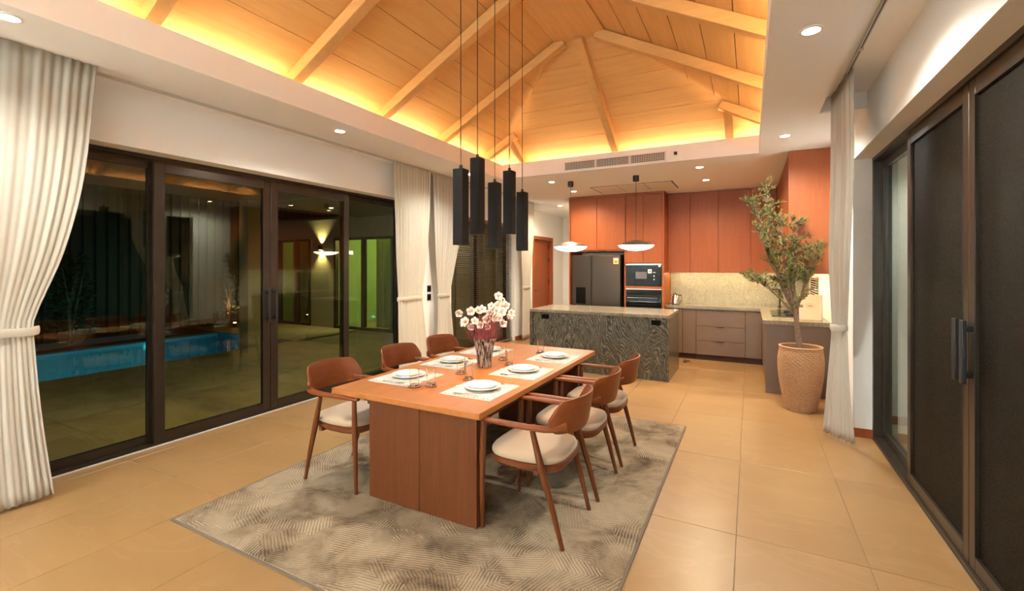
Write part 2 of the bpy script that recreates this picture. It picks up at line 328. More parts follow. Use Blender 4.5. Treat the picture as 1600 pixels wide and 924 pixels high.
def vase_mat():
    m, nt, N, L = new('smoked_vase_glass'); o = N.new('ShaderNodeOutputMaterial'); p = N.new('ShaderNodeBsdfPrincipled'); tc = N.new('ShaderNodeTexCoord')
    mp = N.new('ShaderNodeMapping'); mp.inputs['Scale'].default_value = (26, 26, 5); L.new(tc.outputs['Object'], mp.inputs[0])
    n = N.new('ShaderNodeTexNoise'); n.inputs['Scale'].default_value = 2.2; n.inputs['Detail'].default_value = 3; L.new(mp.outputs[0], n.inputs['Vector'])
    r = N.new('ShaderNodeValToRGB'); e = r.color_ramp.elements; e[0].position = .42; e[0].color = (.07, .028, .025, 1); e[1].position = .62; e[1].color = (.62, .47, .36, 1); L.new(n.outputs['Fac'], r.inputs[0])
    L.new(r.outputs[0], p.inputs['Base Color']); p.inputs['Roughness'].default_value = .08; p.inputs['Transmission Weight'].default_value = .45; L.new(p.outputs[0], o.inputs[0]); return m
M['vase'] = vase_mat()
def water_mat():
    m, nt, N, L = new('pool_water'); o = N.new('ShaderNodeOutputMaterial'); t = N.new('ShaderNodeBsdfTransparent'); t.inputs[0].default_value = (.5, .85, .95, 1); g = N.new('ShaderNodeBsdfGlossy'); g.inputs['Roughness'].default_value = .03
    tc = N.new('ShaderNodeTexCoord'); n = N.new('ShaderNodeTexNoise'); n.inputs['Scale'].default_value = 2.5; L.new(tc.outputs['Object'], n.inputs['Vector'])
    b = N.new('ShaderNodeBump'); b.inputs['Strength'].default_value = .12; b.inputs['Distance'].default_value = .05; L.new(n.outputs['Fac'], b.inputs['Height']); L.new(b.outputs[0], g.inputs['Normal'])
    f = thin_fresnel(N, L, 1.33); x = N.new('ShaderNodeMixShader'); L.new(f.outputs[0], x.inputs[0]); L.new(t.outputs[0], x.inputs[1]); L.new(g.outputs[0], x.inputs[2]); L.new(x.outputs[0], o.inputs[0]); return m
M['water'] = water_mat()

# ------------------------------------------------------------------ room shell
XL, XR, YB, YK, YH = -4.62, .885, -4.2, 9.2, 11.9
floor = struct(B(-4.95, 1.25, YB, YH, -.10, -.006).build('floor', M['grout']))
xs = [-4.66+.6555*0]; grid_x = [-.075+.655*k for k in range(-8, 3)]; grid_y = [3.11+1.19*k for k in range(-7, 9)]
tile_mesh = {}
for i in range(len(grid_x)-1):
    for j in range(len(grid_y)-1):
        x0, x1, y0, y1 = grid_x[i]+.0015, grid_x[i+1]-.0015, grid_y[j]+.0015, grid_y[j+1]-.0015
        if i == 0: x0 = -4.80+.006
        x0 = max(x0, -4.80); x1 = min(x1, 1.03); y0 = max(y0, YB+.01); y1 = min(y1, YH-.01)
        if i == len(grid_x)-2: x1 = 1.03
        if x1-x0 < .03 or y1-y0 < .03: continue
        if y0 >= 5.4: x1 = min(x1, XR)
        key = (round(x1-x0, 3), round(y1-y0, 3))
        if key not in tile_mesh:
            hx, hy = (x1-x0)/2, (y1-y0)/2; b = .0015
            mb = MB(); mb.rings([[(-hx, -hy, -.008), (hx, -hy, -.008), (hx, hy, -.008), (-hx, hy, -.008)], [(-hx, -hy, -b), (hx, -hy, -b), (hx, hy, -b), (-hx, hy, -b)], [(-hx+b, -hy+b, 0), (hx-b, -hy+b, 0), (hx-b, hy-b, 0), (-hx+b, hy-b, 0)]])
            o = mb.build('tile', M['tile'], floor, world=False); tile_mesh[key] = o.data
        else:
            o = bpy.data.objects.new('tile', tile_mesh[key]); COL.objects.link(o); o.parent = floor
        o.location = Vector(((x0+x1)/2, (y0+y1)/2, 0))-wloc(floor)
ZC, ZD = 3.0, 3.14
# left wall with slider opening, window opening, hallway door opening
SY0, SY1, SZ = 1.02, 5.50, 2.655
WY0, WY1, WZ = 6.54, 8.97, 2.56
mb = MB(); t0 = -4.92
for a, b, z0, z1 in [(YB-.2, SY0, 0, ZD), (SY0, SY1, SZ, ZD), (SY1, WY0, 0, ZD), (WY0, WY1, WZ, ZD), (WY1, 9.89, 0, ZD), (9.89, 11.11, 2.375, ZD), (11.11, YH+.15, 0, ZD)]:
    mb.box(t0, XL, a, b, z0, z1)
wl = struct(mb.build('wall_left', M['wall']))
mb = MB()
for a, b, z0, z1 in [(YB-.2, 1.1, 0, ZD), (1.1, 5.45, 2.68, ZD), (5.45, 7.95, 0, ZD), (7.95, 9.0, 0, 1.0), (7.95, 9.0, 1.5, ZD), (9.0, YK+.15, 0, ZD)]:
    mb  .box(XR, 1.18, a, b, z0, z1)
struct(mb.build('wall_right', M['wall']))
struct(B(XL, XR, YB-.2, YB, 0, ZD).build('wall_rear', M['wall']))
mb = MB(); mb.box(-3.16, XR, YK, YK+.15, 0, ZD)
struct(mb.build('wall_kitchen', M['wall']))
struct(B(-3.16, -3.0, YK+.15, YH, 0, ZD).build('wall_passage', M['wall']))
struct(B(XL, -3.0, YH, YH+.15, 0, ZD).build('wall_end', M['wall']))
# skirting
struct(B(XR+.002, 1.034, 5.435, 5.449, 0, .085).build('baseboard_right', M['door']))
struct(B(XR-.014, XR, 5.45, 6.74, 0, .085).build('baseboard_right_wall', M['door']))
struct(MB().box(XL, XL+.014, 5.52, WY0, 0, .085).box(XL, XL+.014, WY1, 9.87, 0, .085).box(XL, XL+.014, 11.13, YH, 0, .085).build('baseboard_left', M['door']))
struct(B(XL+.02, -3.17, YH-.014, YH, 0, .085).build('baseboard_end', M['door']))
# flat ceiling (tray ring + kitchen) and curtain recesses
TX0, TX1, TY0, TY1 = -3.40, .095, -3.09, 6.17
PX0, PX1 = -3.86, .53
mb = MB()
mb.box(PX0, TX0-.03, YB, TY1+.03, ZC, ZC+.10).box(TX1+.03, PX1, YB, TY1+.03, ZC, ZC+.10).box(TX0-.03, TX1+.03, YB, TY0-.03, ZC, ZC+.10)
mb.box(PX0, XR, TY1+.03, YK, ZC, ZC+.10).box(PX1, XR, 4.86, TY1+.03, ZC, ZC+.10).box(PX0, -3.0, YK, YH, ZC, ZC+.10).box(XL, PX0, 9.9, YH, ZC, ZC+.10)
mb.box(XL, PX0+.0, YB, 9.9, ZD, ZD+.05).box(PX1, XR+.2, YB, 4.86, ZD, ZD+.05)           # recess tops
mb.box(PX0-.012, PX0, YB, 9.9, ZC, ZD).box(PX1, PX1+.012, YB, 4.86, ZC, ZD)
mb.box(PX1, XR+.1, 4.84, 4.858, ZC-.001, ZD).box(XL, PX0-.013, 9.88, 9.898, ZC-.001, ZD)
ce = struct(mb.build('ceiling', M['ceil']))
# tray lip (fascia)
LZ = 3.215
struct(B(TX0-.03, TX0, TY0, TY1, ZC, LZ).build('trim_1', M['ceil'])); struct(B(TX1, TX1+.03, TY0, TY1, ZC, LZ).build('trim_2', M['ceil']))
struct(B(TX0-.03, TX1+.03, TY1, TY1+.03, ZC, LZ).build('trim_3', M['ceil'])); struct(B(TX0-.03, TX1+.03, TY0-.03, TY0, ZC, LZ).build('trim_4', M['ceil']))
# ------------------------------------------------------------------ vaulted timber ceiling
vc = thing('ceiling_vault', None, None, (-1.65, 1.5, 3.1)); vc['kind'] = 'structure'
CX = -1.65; HW = 2.03; YA, YA2 = 4.75, -1.67; YE, YE2 = 6.42, -3.34; ZB, ZT = 3.22, 4.17; RW = .27; SL = (ZT-ZB)/(HW-RW)
# upstand around the cove
mb = MB(); a, b = CX-HW, CX+HW
mb.box(a-.03, a, YE2, YE, 3.10, ZB+.02).box(b, b+.03, YE2, YE, 3.10, ZB+.02).box(a-.03, b+.03, YE, YE+.03, 3.10, ZB+.02).box(a-.03, b+.03, YE2-.03, YE2, 3.10, ZB+.02)
mb.build('cove_board', M['plank'], vc)
def clip(poly, a, b, c):              # keep a*u+b*v<=c
    out = []
    for i in range(len(poly)):
        p, q = poly[i], poly[(i+1) % len(poly)]; dp, dq = a*p[0]+b*p[1]-c, a*q[0]+b*q[1]-c
        if dp <= 0: out.append(p)
        if dp*dq < 0:
            t = dp/(dp-dq); out.append((p[0]+(q[0]-p[0])*t, p[1]+(q[1]-p[1])*t))
    return out
rows = [HW, 1.54, 1.285, 1.03, .775, .52, RW]
raf_y = [YA-1.07*k for k in range(7)]
def slope_z(d): return ZB+SL*(HW-d)
g = .003
for sgn in (-1, 1):
    bays = [YE]+raf_y+[YE2]
    for j in range(len(bays)-1):
        y1, y0 = bays[j], bays[j+1]
        for i in range(len(rows)-1):
            d1, d0 = rows[i]-g, rows[i+1]+g
            P = [(d0, y0), (d1, y0), (d1, y1), (d0, y1)]
            k1 = (YE-YA)/(HW-RW)
            P = clip(P, -k1, 1, YA-k1*RW-.004); 
            if len(P) > 2: P = clip(P, -k1, -1, -(YA2)-k1*RW-.004)
            if len(P) < 3: continue
            pts = [(CX+sgn*d, y, slope_z(d)) for d, y in P]
            if sgn < 0: pts = pts[::-1]
            MB().extr(pts, (0, 0, .018)).build('panel', M['plank'], vc)
ks = (HW-RW)/(YE-YA); SE = (ZT-ZB)/(YE-YA)
erow = [YE, 6.03, 5.785, 5.54, 5.295, 5.05, YA]
for end in (1, -1):
    for i in range(len(erow)-1):
        for (u0, u1) in ((-HW, 0), (0, HW)):
            ya, yb = erow[i]-g, erow[i+1]+g
            P = [(u0, yb), (u1, yb), (u1, ya), (u0, ya)]
            P = clip(P, 1, -ks, RW-ks*YA-.004) if False else P
            # |u| <= RW + ks*(y-YA)
            P = clip(P, 1, -ks, RW-ks*YA); P = clip(P, -1, -ks, RW-ks*YA)
            if len(P) < 3: continue
            pts = [(CX+u, y if end > 0 else (YA2-(y-YA)), ZB+SE*(YE-y)) for u, y in P]
            if end < 0: pts = pts[::-1]
            MB().extr(pts[::-1] if end > 0 else pts[::-1], (0, 0, .018)).build('panel', M['plankx'], vc)
# flat ridge board and backing
B(CX-RW-.012, CX+RW+.012, YA2-.01, YA+.01, ZT-.030, ZT+.02).build('ridge_board', M['plank'], vc, bevel=.003)
mb = MB(); h = .03
A_, B_, C_, D_ = (CX-HW-.05, YE2-.05, ZB+h), (CX+HW+.05, YE2-.05, ZB+h), (CX+HW+.05, YE+.05, ZB+h), (CX-HW-.05, YE+.05, ZB+h)
E1, E2, F1, F2 = (CX-RW, YA, ZT+h), (CX+RW, YA, ZT+h), (CX-RW, YA2, ZT+h), (CX+RW, YA2, ZT+h)
mb.poly([A_, F1, E1, D_]).poly([B_, C_, E2, F2]).poly([D_, E1, E2, C_]).poly([A_, B_, F2, F1]).poly([F1, F2, E2, E1])
mb.build('roof_backing', M['dark'], vc)
def rafter(p0, p1, wd=.095, dp=.10):
    p0, p1 = Vector(p0), Vector(p1); d = (p1-p0).normalized(); s = d.cross(Vector((0, 0, 1))).normalized(); n = s.cross(d)
    if n.z > 0: n = -n
    pts = [p0-s*wd/2, p0+s*wd/2, p0+s*wd/2+n*dp, p0-s*wd/2+n*dp]
    MB().extr(pts, p1-p0).build('rafter', M['plank'] if abs(d.y) > .5 else M['plankx'], vc, bevel=.004)
for y in raf_y:
    for sg in (-1, 1): rafter((CX+sg*(HW-.01), y, ZB+.005), (CX+sg*(RW-.06), y, ZT+.02))
for end in (1, -1):
    f = (lambda y: y) if end > 0 else (lambda y: YA2-(y-YA))
    rafter((CX, f(YE-.01), ZB+.005), (CX, f(YA-.03), ZT+.01))
    t = .655
    for sg in (-1, 1):
        xh = RW+(HW-RW)*(1-.345)-.0; yh = YA+(YE-YA)*(1-.345)+.0; zh = ZB+(ZT-ZB)*.345
        xj, yj = CX+sg*(xh), f(yh)
        rafter((CX+sg*(HW-.01), yj, ZB+.005), (xj-sg*.06, yj, zh+.03))
        rafter((xj, f(YE-.01), ZB+.005), (xj, f(yh+.03), zh-.015))
# cove LED strips
for nm, bx in (('a', (TX0-.215, TX0-.195, TY0-.19, TY1+.19)), ('b', (TX1+.195, TX1+.215, TY0-.19, TY1+.19)), ('c', (TX0-.19, TX1+.19, TY1+.185, TY1+.205)), ('d', (TX0-.19, TX1+.19, TY0-.205, TY0-.185))):
    B(*bx, 3.104, 3.112).build('cove_light_strip', M['led'], vc)
B(a, TX0-.03, YE2, YE, 3.09, 3.10).build('cove_ledge', M['ceil'], vc); B(TX1+.03, b, YE2, YE, 3.09, 3.10).build('cove_ledge', M['ceil'], vc)
B(TX0-.03, TX1+.03, TY1+.03, YE, 3.09, 3.10).build('cove_ledge', M['ceil'], vc); B(TX0-.03, TX1+.03, YE2, TY0-.03, 3.09, 3.10).build('cove_ledge', M['ceil'], vc)

# ------------------------------------------------------------------ ceiling fixtures
def downlight(x, y, z, label, power=DOWN_W, ang=162, col=DOWN_COL):
    t = thing('ceiling_downlight', label, 'ceiling light', (x, y, z), group='recessed ceiling downlights')
    MB().lathe([(.062, 0), (.062, -.004), (.046, -.006), (.044, -.001)], (x, y, z), 28, False).build('trim_ring', M['trim'], t, smooth=True)
    MB().lathe([(.0445, -.003), (.0445, -.001)], (x, y, z), 24).build('lens', M['bulb'], t)
    spot('spot_lamp', (x, y, z-.012), power, ang, .85, col, parent=t)
dl = [(-3.56, .92, 'round white downlight at the top left corner of the photo, above the near curtain'),
      (-3.63, 3.23, 'round white downlight above the middle of the left glass doors'),
      (-3.65, 5.62, 'round downlight over the curtains between glass doors and blind'),
      (.31, 3.10, 'largest round downlight, in the right-hand soffit beside the curtain track'),
      (.32, 5.48, 'round downlight in the right soffit near the tall wood cabinet'),
      (-.61, 6.68, 'round downlight in kitchen ceiling, nearer of the two right of the ceiling grille'),
      (-.61, 7.71, 'round downlight in kitchen ceiling, farther of the two right of the ceiling grille'),
      (-2.82, 6.76, 'round downlight left of the left disc pendant canopy'),
      (-2.82, 7.79, 'round downlight just behind the left disc pendant canopy'),
      (-3.76, 9.5, 'round downlight over the passage beside the wooden door')]
for x, y, l in dl: downlight(x, y, ZC, l, power=DOWN_W*(.8 if y > 9 else .72 if y > 6.5 else .5 if abs(y-5.62) < .01 else .5 if y < 1 else .85), col=WARM if y > 6 else DOWN_COL)
for x, y, l in ((-3.6, -1.4, 'left soffit'), (.31, -1.3, 'right soffit'), (-2.6, -3.6, 'left part of the rear soffit'), (-.7, -3.6, 'right part of the rear soffit')):
    downlight(x, y, ZC, 'round downlight behind the viewpoint in the '+l, DOWN_W*.45)

for x, y, l in ((-3.9, -3.6, 'added fill uplighter in the left rear corner, behind the viewpoint'), (.35, -3.6, 'added fill uplighter in the right rear corner, behind the viewpoint'), (-1.65, -3.75, 'added fill uplighter at the middle of the rear wall, behind the viewpoint')):  # unseen uplighters, added as cool neutral fill for the room
    t = thing('fill_uplighter', l, 'lamp', (x, y, 0), group='added fill uplighters at the living end')
    MB().lathe([(.14, 0), (.14, .02), (.02, .03)], (x, y, 0), 24).build('base', M['black'], t, smooth=True); MB().tube([(x, y, .03), (x, y, 1.72)], .012, 8).build('pole', M['black'], t, smooth=True)
    MB().lathe([(.03, 1.70), (.13, 1.80), (.16, 1.86), (.155, 1.86), (.125, 1.805), (.03, 1.71)], (x, y, 0), 28, False).build('shade', M['black'], t, smooth=True)
    spot('uplight_lamp', (x, y, 1.84), FILL_UP_W, 165, .5, (.64, .88, 1), .08, (math.pi, 0, 0), parent=t)
# ------------------------------------------------------------------ glazed sliding doors
def rect_frame(mb, x0, x1, y0, y1, z0, z1, sw, rt, rb):
    mb.box(x0, x1, y0, y0+sw, z0, z1).box(x0, x1, y1-sw, y1, z0, z1).box(x0, x1, y0+sw, y1-sw, z1-rt, z1).box(x0, x1, y0+sw, y1-sw, z0, z0+rb); return mb
d1 = thing('door_1', None, None, (-4.86, 3.26, 0)); d1['kind'] = 'structure'
mb = rect_frame(MB(), -4.915, -4.805, SY0, SY1, 0, SZ, .035, .035, .03)
mb.box(-4.862, -4.858, SY0+.035, SY1-.035, .03, .045).box(-4.862, -4.858, SY0+.035, SY1-.035, SZ-.05, SZ-.035)
mb.build('door_frame', M['frame'], d1)
def sash(par, x0, x1, y0, y1, z0, z1, sw, rt, rb, gm, name='glass_pane'):
    s = rect_frame(MB(), x0, x1, y0, y1, z0, z1, sw, rt, rb).build('sash', M['frame'], par, bevel=.003)
    xm = (x0+x1)/2
    B(xm-.004, xm+.004, y0+sw-.005, y1-sw+.005, z0+rb-.005, z1-rt+.005).build(name, gm, s)
    gs = MB(); e = .006
    for xx in (x0-.0005, x1+.0005):
        rect_frame(gs, xx-.001, xx+.001, y0+sw-.004, y1-sw+.004, z0+rb-.004, z1-rt+.004, .006, .006, .006)
    gs.build('gasket', M['black'], s)
    return s
sash(d1, -4.91, -4.87, SY0+.03, 2.20, .03, SZ-.035, .06, .07, .07, M['glass'])
s2 = sash(d1, -4.85, -4.81, 2.16, 3.295, .03, SZ-.035, .085, .10, .085, M['glass'])
s3 = sash(d1, -4.85, -4.81, 3.30, 4.435, .03, SZ-.035, .085, .10, .085, M['glass'])
sash(d1, -4.91, -4.87, 4.36, SY1-.03, .03, SZ-.035, .06, .07, .07, M['glass'])
for s, y in ((s2, 3.255), (s3, 3.345)):
    MB().box(-4.775, -4.76, y-.014, y+.014, 1.02, 1.40).box(-4.81, -4.775, y-.01, y+.01, 1.05, 1.08).box(-4.81, -4.775, y-.01, y+.01, 1.34, 1.37).build('pull_handle', M['black'], s, bevel=.003)
struct(B(-4.803, -4.793, SY0, SY1, -.0, .010).build('trim_5', M['rail']))
# right sliding doors with insect screens
RY0, RY1, RZ = 1.15, 5.45, 2.68
d2 = thing('door_2', None, None, (1.1, 3.3, 0)); d2['kind'] = 'structure'
rect_frame(MB(), 1.035, 1.175, RY0, RY1, 0, RZ, .04, .035, .03).build('door_frame', M['frame'], d2)
sash(d2, 1.11, 1.15, 4.34, RY1-.04, .03, RZ-.035, .06, .07, .07, M['glassc'])
r2 = sash(d2, 1.05, 1.09, 3.335, 4.42, .03, RZ-.035, .075, .09, .085, M['screen'], 'insect_screen')
r3 = sash(d2, 1.05, 1.09, 2.255, 3.33, .03, RZ-.035, .075, .09, .085, M['screen'], 'insect_screen')
sash(d2, 1.11, 1.15, RY0+.04, 2.33, .03, RZ-.035, .06, .07, .07, M['glassc'])
sash(d2, 1.11, 1.15, 2.34, 3.335, .03, RZ-.035, .06, .07, .07, M['glassc']); sash(d2, 1.11, 1.15, 3.34, 4.33, .03, RZ-.035, .06, .07, .07, M['glassc'])
for s, y in ((r2, 3.385), (r3, 3.285)):
    MB().box(1.0, 1.02, y-.022, y+.022, 1.02, 1.36).box(1.02, 1.05, y-.012, y+.012, 1.05, 1.08).box(1.02, 1.05, y-.012, y+.012, 1.30, 1.33).build('pull_handle', M['black'], s, bevel=.004)
# window behind the blind
w1 = thing('window_1', None, None, (-4.85, (WY0+WY1)/2, 0)); w1['kind'] = 'structure'
rect_frame(MB(), -4.90, -4.83, WY0, WY1, 0, WZ, .05, .05, .06).box(-4.90, -4.83, 7.71, 7.79, .06, WZ-.05).build('window_frame', M['frame'], w1)
B(-4.868, -4.862, WY0+.05, 7.71, .06, WZ-.05).build('glass_pane', M['glass'], w1); B(-4.868, -4.862, 7.79, WY1-.05, .06, WZ-.05).build('glass_pane', M['glass'], w1)
bl = thing('venetian_blind', 'dark wooden venetian blind lowered over the tall window behind the table', 'blind', (-4.70, (WY0+WY1)/2, .0))
B(-4.74, -4.66, WY0+.02, WY1-.02, WZ-.07, WZ-.005).build('head_rail', M['door'], bl, bevel=.003)
B(-4.73, -4.67, WY0+.02, WY1-.02, .03, .055).build('bottom_rail', M['slat'], bl, bevel=.003)
slat0 = None
sm = MB(); hy = (WY1-WY0)/2-.03
sm.extr([(-.022, -hy, -.006), (.0, -hy, .0015), (.022, -hy, .004), (.022, -hy, .006), (0, -hy, .0035), (-.022, -hy, -.004)], (0, 2*hy, 0))
for k in range(60):
    z = .085+k*.0405
    if slat0 is None: slat0 = sm.build('slat', M['slat'], bl, world=False); o = slat0
    else: o = bpy.data.objects.new('slat', slat0.data); COL.objects.link(o); o.parent = bl
    o.location = (0, 0, z)
for y in (6.75, 7.25, 7.31, 7.75, 8.22, 8.28, 8.75):
    MB().box(-4.6775, -4.6755, y-.012, y+.012, .05, WZ-.06).build('ladder_tape', M['black'], bl)
# small kitchen window on the right wall
w2 = thing('window_2', None, None, (.95, 8.47, 1.0)); w2['kind'] = 'structure'
rect_frame(MB(), .89, .95, 7.95, 9.0, 1.0, 1.5, .05, .05, .05).build('window_frame', M['door'], w2)
B(.92, .925, 8.0, 8.95, 1.05, 1.45).build('glass_pane', M['glass'], w2)
kb = thing('kitchen_blind', 'small slatted blind in the kitchen side window behind the plant', 'blind', (.872, 8.47, 1.0))
for k in range(12):
    B(.856, .883, 7.99, 8.96, 1.045+k*.036, 1.049+k*.036).build('slat', M['trim'], kb)
B(.852, .884, 7.97, 8.98, 1.475, 1.50).build('head_rail', M['trim'], kb)

# ------------------------------------------------------------------ curtains
def curtain(name, label, keys, nf, mat_, tie=None, res=8, phase=0.0, cat='curtain', group=None):
    """keys: (z, (xa,ya), (xb,yb), amp)"""
    t = thing(name, label, cat, (keys[-1][1][0], (keys[-1][1][1]+keys[-1][2][1])/2, 0), group=group)
    keys = sorted(keys, key=lambda k: -k[0]); zs = []
    for a_, b_ in zip(keys[:-1], keys[1:]):
        n = max(2, int((a_[0]-b_[0])/.09))
        zs += [(a_, b_, i/n) for i in range(n)]
    zs.append((keys[-2], keys[-1], 1.0)); nu = nf*res; rs = []
    for a_, b_, s in zs:
        def cr(f_):
            ia = keys.index(a_); k0 = keys[max(ia-1, 0)]; k3 = keys[min(ia+2, len(keys)-1)]; z = a_[0]+(b_[0]-a_[0])*s; hh = b_[0]-a_[0]
            m0 = (f_(b_)-f_(k0))/((b_[0]-k0[0]) or 1); m1 = (f_(k3)-f_(a_))/((k3[0]-a_[0]) or 1)
            s2, s3 = s*s, s*s*s
            return (2*s3-3*s2+1)*f_(a_)+(s3-2*s2+s)*hh*m0+(3*s2-2*s3)*f_(b_)+(s3-s2)*hh*m1
        z = a_[0]+(b_[0]-a_[0])*s; A = Vector((cr(lambda k: k[1][0]), cr(lambda k: k[1][1]))); C = Vector((cr(lambda k: k[2][0]), cr(lambda k: k[2][1]))); am = cr(lambda k: k[3])
        d = (C-A); nrm = Vector((d.y, -d.x)).normalized(); ring = []
        for i in range(nu+1):
            u = i/nu; wob = math.sin(2*math.pi*nf*u+phase+.9*math.sin(5.1*u+2))*(.6+.4*math.sin(7.3*u+phase))+.5*math.sin(2*math.pi*nf*.37*u+phase)
            p = A+d*u+nrm*(am*.30*wob); ring.append((p.x, p.y, z+(.0 if s < 1 or b_ is not keys[-1] else .006*math.sin(2*math.pi*nf*u))))
        rs.append(ring)
    mb = MB(); mb.rings(rs, closed=False, cap=False); c = mb.build('cloth', mat_, t, smooth=True)
    so = c.modifiers.new('s', 'SOLIDIFY'); so.thickness = .003
    # hem band
    hm = MB(); lo = [[(p[0], p[1], p[2]) for p in rs[-1]], [(p[0], p[1], p[2]+.075) for p in rs[-1]]]
    if tie:
        z, cx, cy, hx, hyy, dr = tie; n = 40; rr = []
        for k in range(n):
            an = 2*math.pi*k/n; px, py = cx+hx*math.cos(an), cy+hyy*math.sin(an)
            zc = z+dr*math.cos(an+math.pi)*.5
            rr.append([(px+.006*math.cos(an)*math.cos(b2), py+.006*math.sin(an)*math.cos(b2), zc+.030*math.sin(b2)+.004*math.sin(5*an)) for b2 in [2*math.pi*j/8 for j in range(8)]])
        rr.append(rr[0]); MB().rings(rr, True, False).build('tieback', mat_, t, smooth=True)
    return t
curtain('window_curtain', 'large white curtain at the far left, tied back with a fabric band', [
    (3.15, (-4.32, .25), (-4.32, 1.57), .035), (2.3, (-4.33, .30), (-4.33, 1.50), .035), (1.75, (-4.36, .42), (-4.36, 1.40), .030),
    (1.27, (-4.42, .62), (-4.42, 1.265), .018), (1.15, (-4.42, .62), (-4.42, 1.265), .018), (.6, (-4.41, .55), (-4.41, 1.30), .035), (.025, (-4.40, .48), (-4.40, 1.36), .042)], 25, M['curtain'],
    (1.20, -4.42, .945, .035, .345, .0))
curtain('window_curtain', 'white sheer curtain at the far end of the left glass doors', [
    (3.15, (-4.43, 4.86), (-4.43, 5.72), .030), (2.3, (-4.45, 4.93), (-4.45, 5.70), .028), (1.7, (-4.48, 4.99), (-4.48, 5.66), .022),
    (1.22, (-4.50, 5.05), (-4.50, 5.60), .016), (1.12, (-4.50, 5.05), (-4.50, 5.60), .016), (.6, (-4.48, 5.03), (-4.48, 5.66), .028), (.03, (-4.46, 5.02), (-4.46, 5.74), .032)], 13, M['sheer'],
    (1.17, -4.50, 5.325, .026, .285, 0), phase=1)
curtain('window_curtain', 'cream curtain left of the dark venetian blind', [
    (3.15, (-4.43, 5.76), (-4.43, 6.72), .030), (2.3, (-4.45, 5.84), (-4.45, 6.62), .028), (1.7, (-4.48, 5.92), (-4.48, 6.46), .022),
    (1.22, (-4.50, 6.00), (-4.50, 6.34), .016), (1.12, (-4.50, 6.00), (-4.50, 6.34), .016), (.6, (-4.48, 5.96), (-4.48, 6.38), .028), (.03, (-4.46, 5.86), (-4.46, 6.42), .032)], 11, M['curtain'],
    (1.17, -4.50, 6.17, .026, .18, 0), phase=2)
curtain('window_curtain', 'narrow cream curtain right of the dark venetian blind', [
    (3.15, (-4.45, 8.85), (-4.45, 9.6), .030), (2.3, (-4.46, 8.92), (-4.46, 9.58), .028), (1.22, (-4.50, 9.10), (-4.50, 9.50), .016), (1.12, (-4.50, 9.10), (-4.50, 9.50), .016), (.03, (-4.46, 8.98), (-4.46, 9.56), .03)], 8, M['curtain'],
    (1.17, -4.50, 9.30, .026, .21, 0), phase=.5)
curtain('window_curtain', 'white curtain on the right, tied back beside the potted olive tree', [
    (3.13, (.665, 4.15), (.63, 4.82), .028), (2.4, (.69, 4.28), (.63, 4.86), .028), (1.7, (.71, 4.55), (.63, 4.96), .026),
    (1.14, (.765, 5.00), (.675, 5.16), .022), (1.04, (.765, 5.00), (.675, 5.16), .022), (.5, (.79, 5.05), (.65, 5.26), .030), (.03, (.835, 5.10), (.63, 5.38), .036)], 8, M['curtain'],
    (1.09, .72, 5.08, .062, .098, 0), phase=.7)
ct = thing('curtain_track', 'slim white curtain track in the right ceiling recess', 'curtain rail', (.66, 2, ZD))
B(.65, .675, -3.6, 4.84, ZD-.022, ZD).build('rail', M['rail'], ct); B(.66, .665, -3.6, 4.84, ZD-.026, ZD-.020).build('slot', M['black'], ct)
for k in range(2): B(.648, .677, 2.6+k*1.2, 2.63+k*1.2, ZD-.03, ZD-.012).build('bracket', M['rail'], ct)
ct = thing('curtain_track', 'white curtain track in the recess over the left glass doors', 'curtain rail', (-4.44, 2, ZD))
B(-4.45, -4.425, -3.6, 9.85, ZD-.022, ZD).build('rail', M['rail'], ct)
# wall switches
for z, l in ((1.283, 'upper black square switch on the wall between the two middle curtains'), (1.145, 'lower black square socket on the wall between the two middle curtains')):
    t = thing('wall_switch', l, 'switch', (XL, 5.92, z-.05))
    B(XL, XL+.008, 5.872, 5.968, z-.052, z+.052).build('face_plate', M['black'], t, bevel=.002); B(XL+.008, XL+.012, 5.89, 5.95, z-.034, z+.034).build('rocker', M['glossblack'], t, bevel=.001)
t = thing('light_switch', 'slim dark switch on the wall left of the wooden door', 'switch', (XL, 9.68, 1.2))
B(XL, XL+.01, 9.66, 9.70, 1.17, 1.30).build('face_plate', M['black'], t, bevel=.002); B(XL+.01, XL+.014, 9.67, 9.69, 1.2, 1.27).build('rocker', M['glossblack'], t)
# hallway door
d3 = thing('door_3', None, None, (XL-.02, 10.5, 0)); d3['kind'] = 'structure'
mb = MB(); mb.box(XL-.12, XL+.025, 9.88, 9.96, 0, 2.385).box(XL-.12, XL+.025, 11.04, 11.12, 0, 2.385).box(XL-.12, XL+.025, 9.96, 11.04, 2.305, 2.385)
mb.build('door_frame', M['door'], d3, bevel=.004)
lf = B(XL-.10, XL-.06, 9.965, 11.03, .01, 2.30).build('door_leaf', M['door'], d3, bevel=.003)
for z in (.35, 1.2, 1.75, 2.1): B(XL-.062, XL-.048, 10.99, 11.04, z, z+.11).build('hinge', M['black'], lf)
MB().tube([(XL-.06, 10.04, 1.05), (XL, 10.04, 1.05), (XL, 10.15, 1.05)], .01, 8).build('door_handle', M['black'], lf, smooth=True)

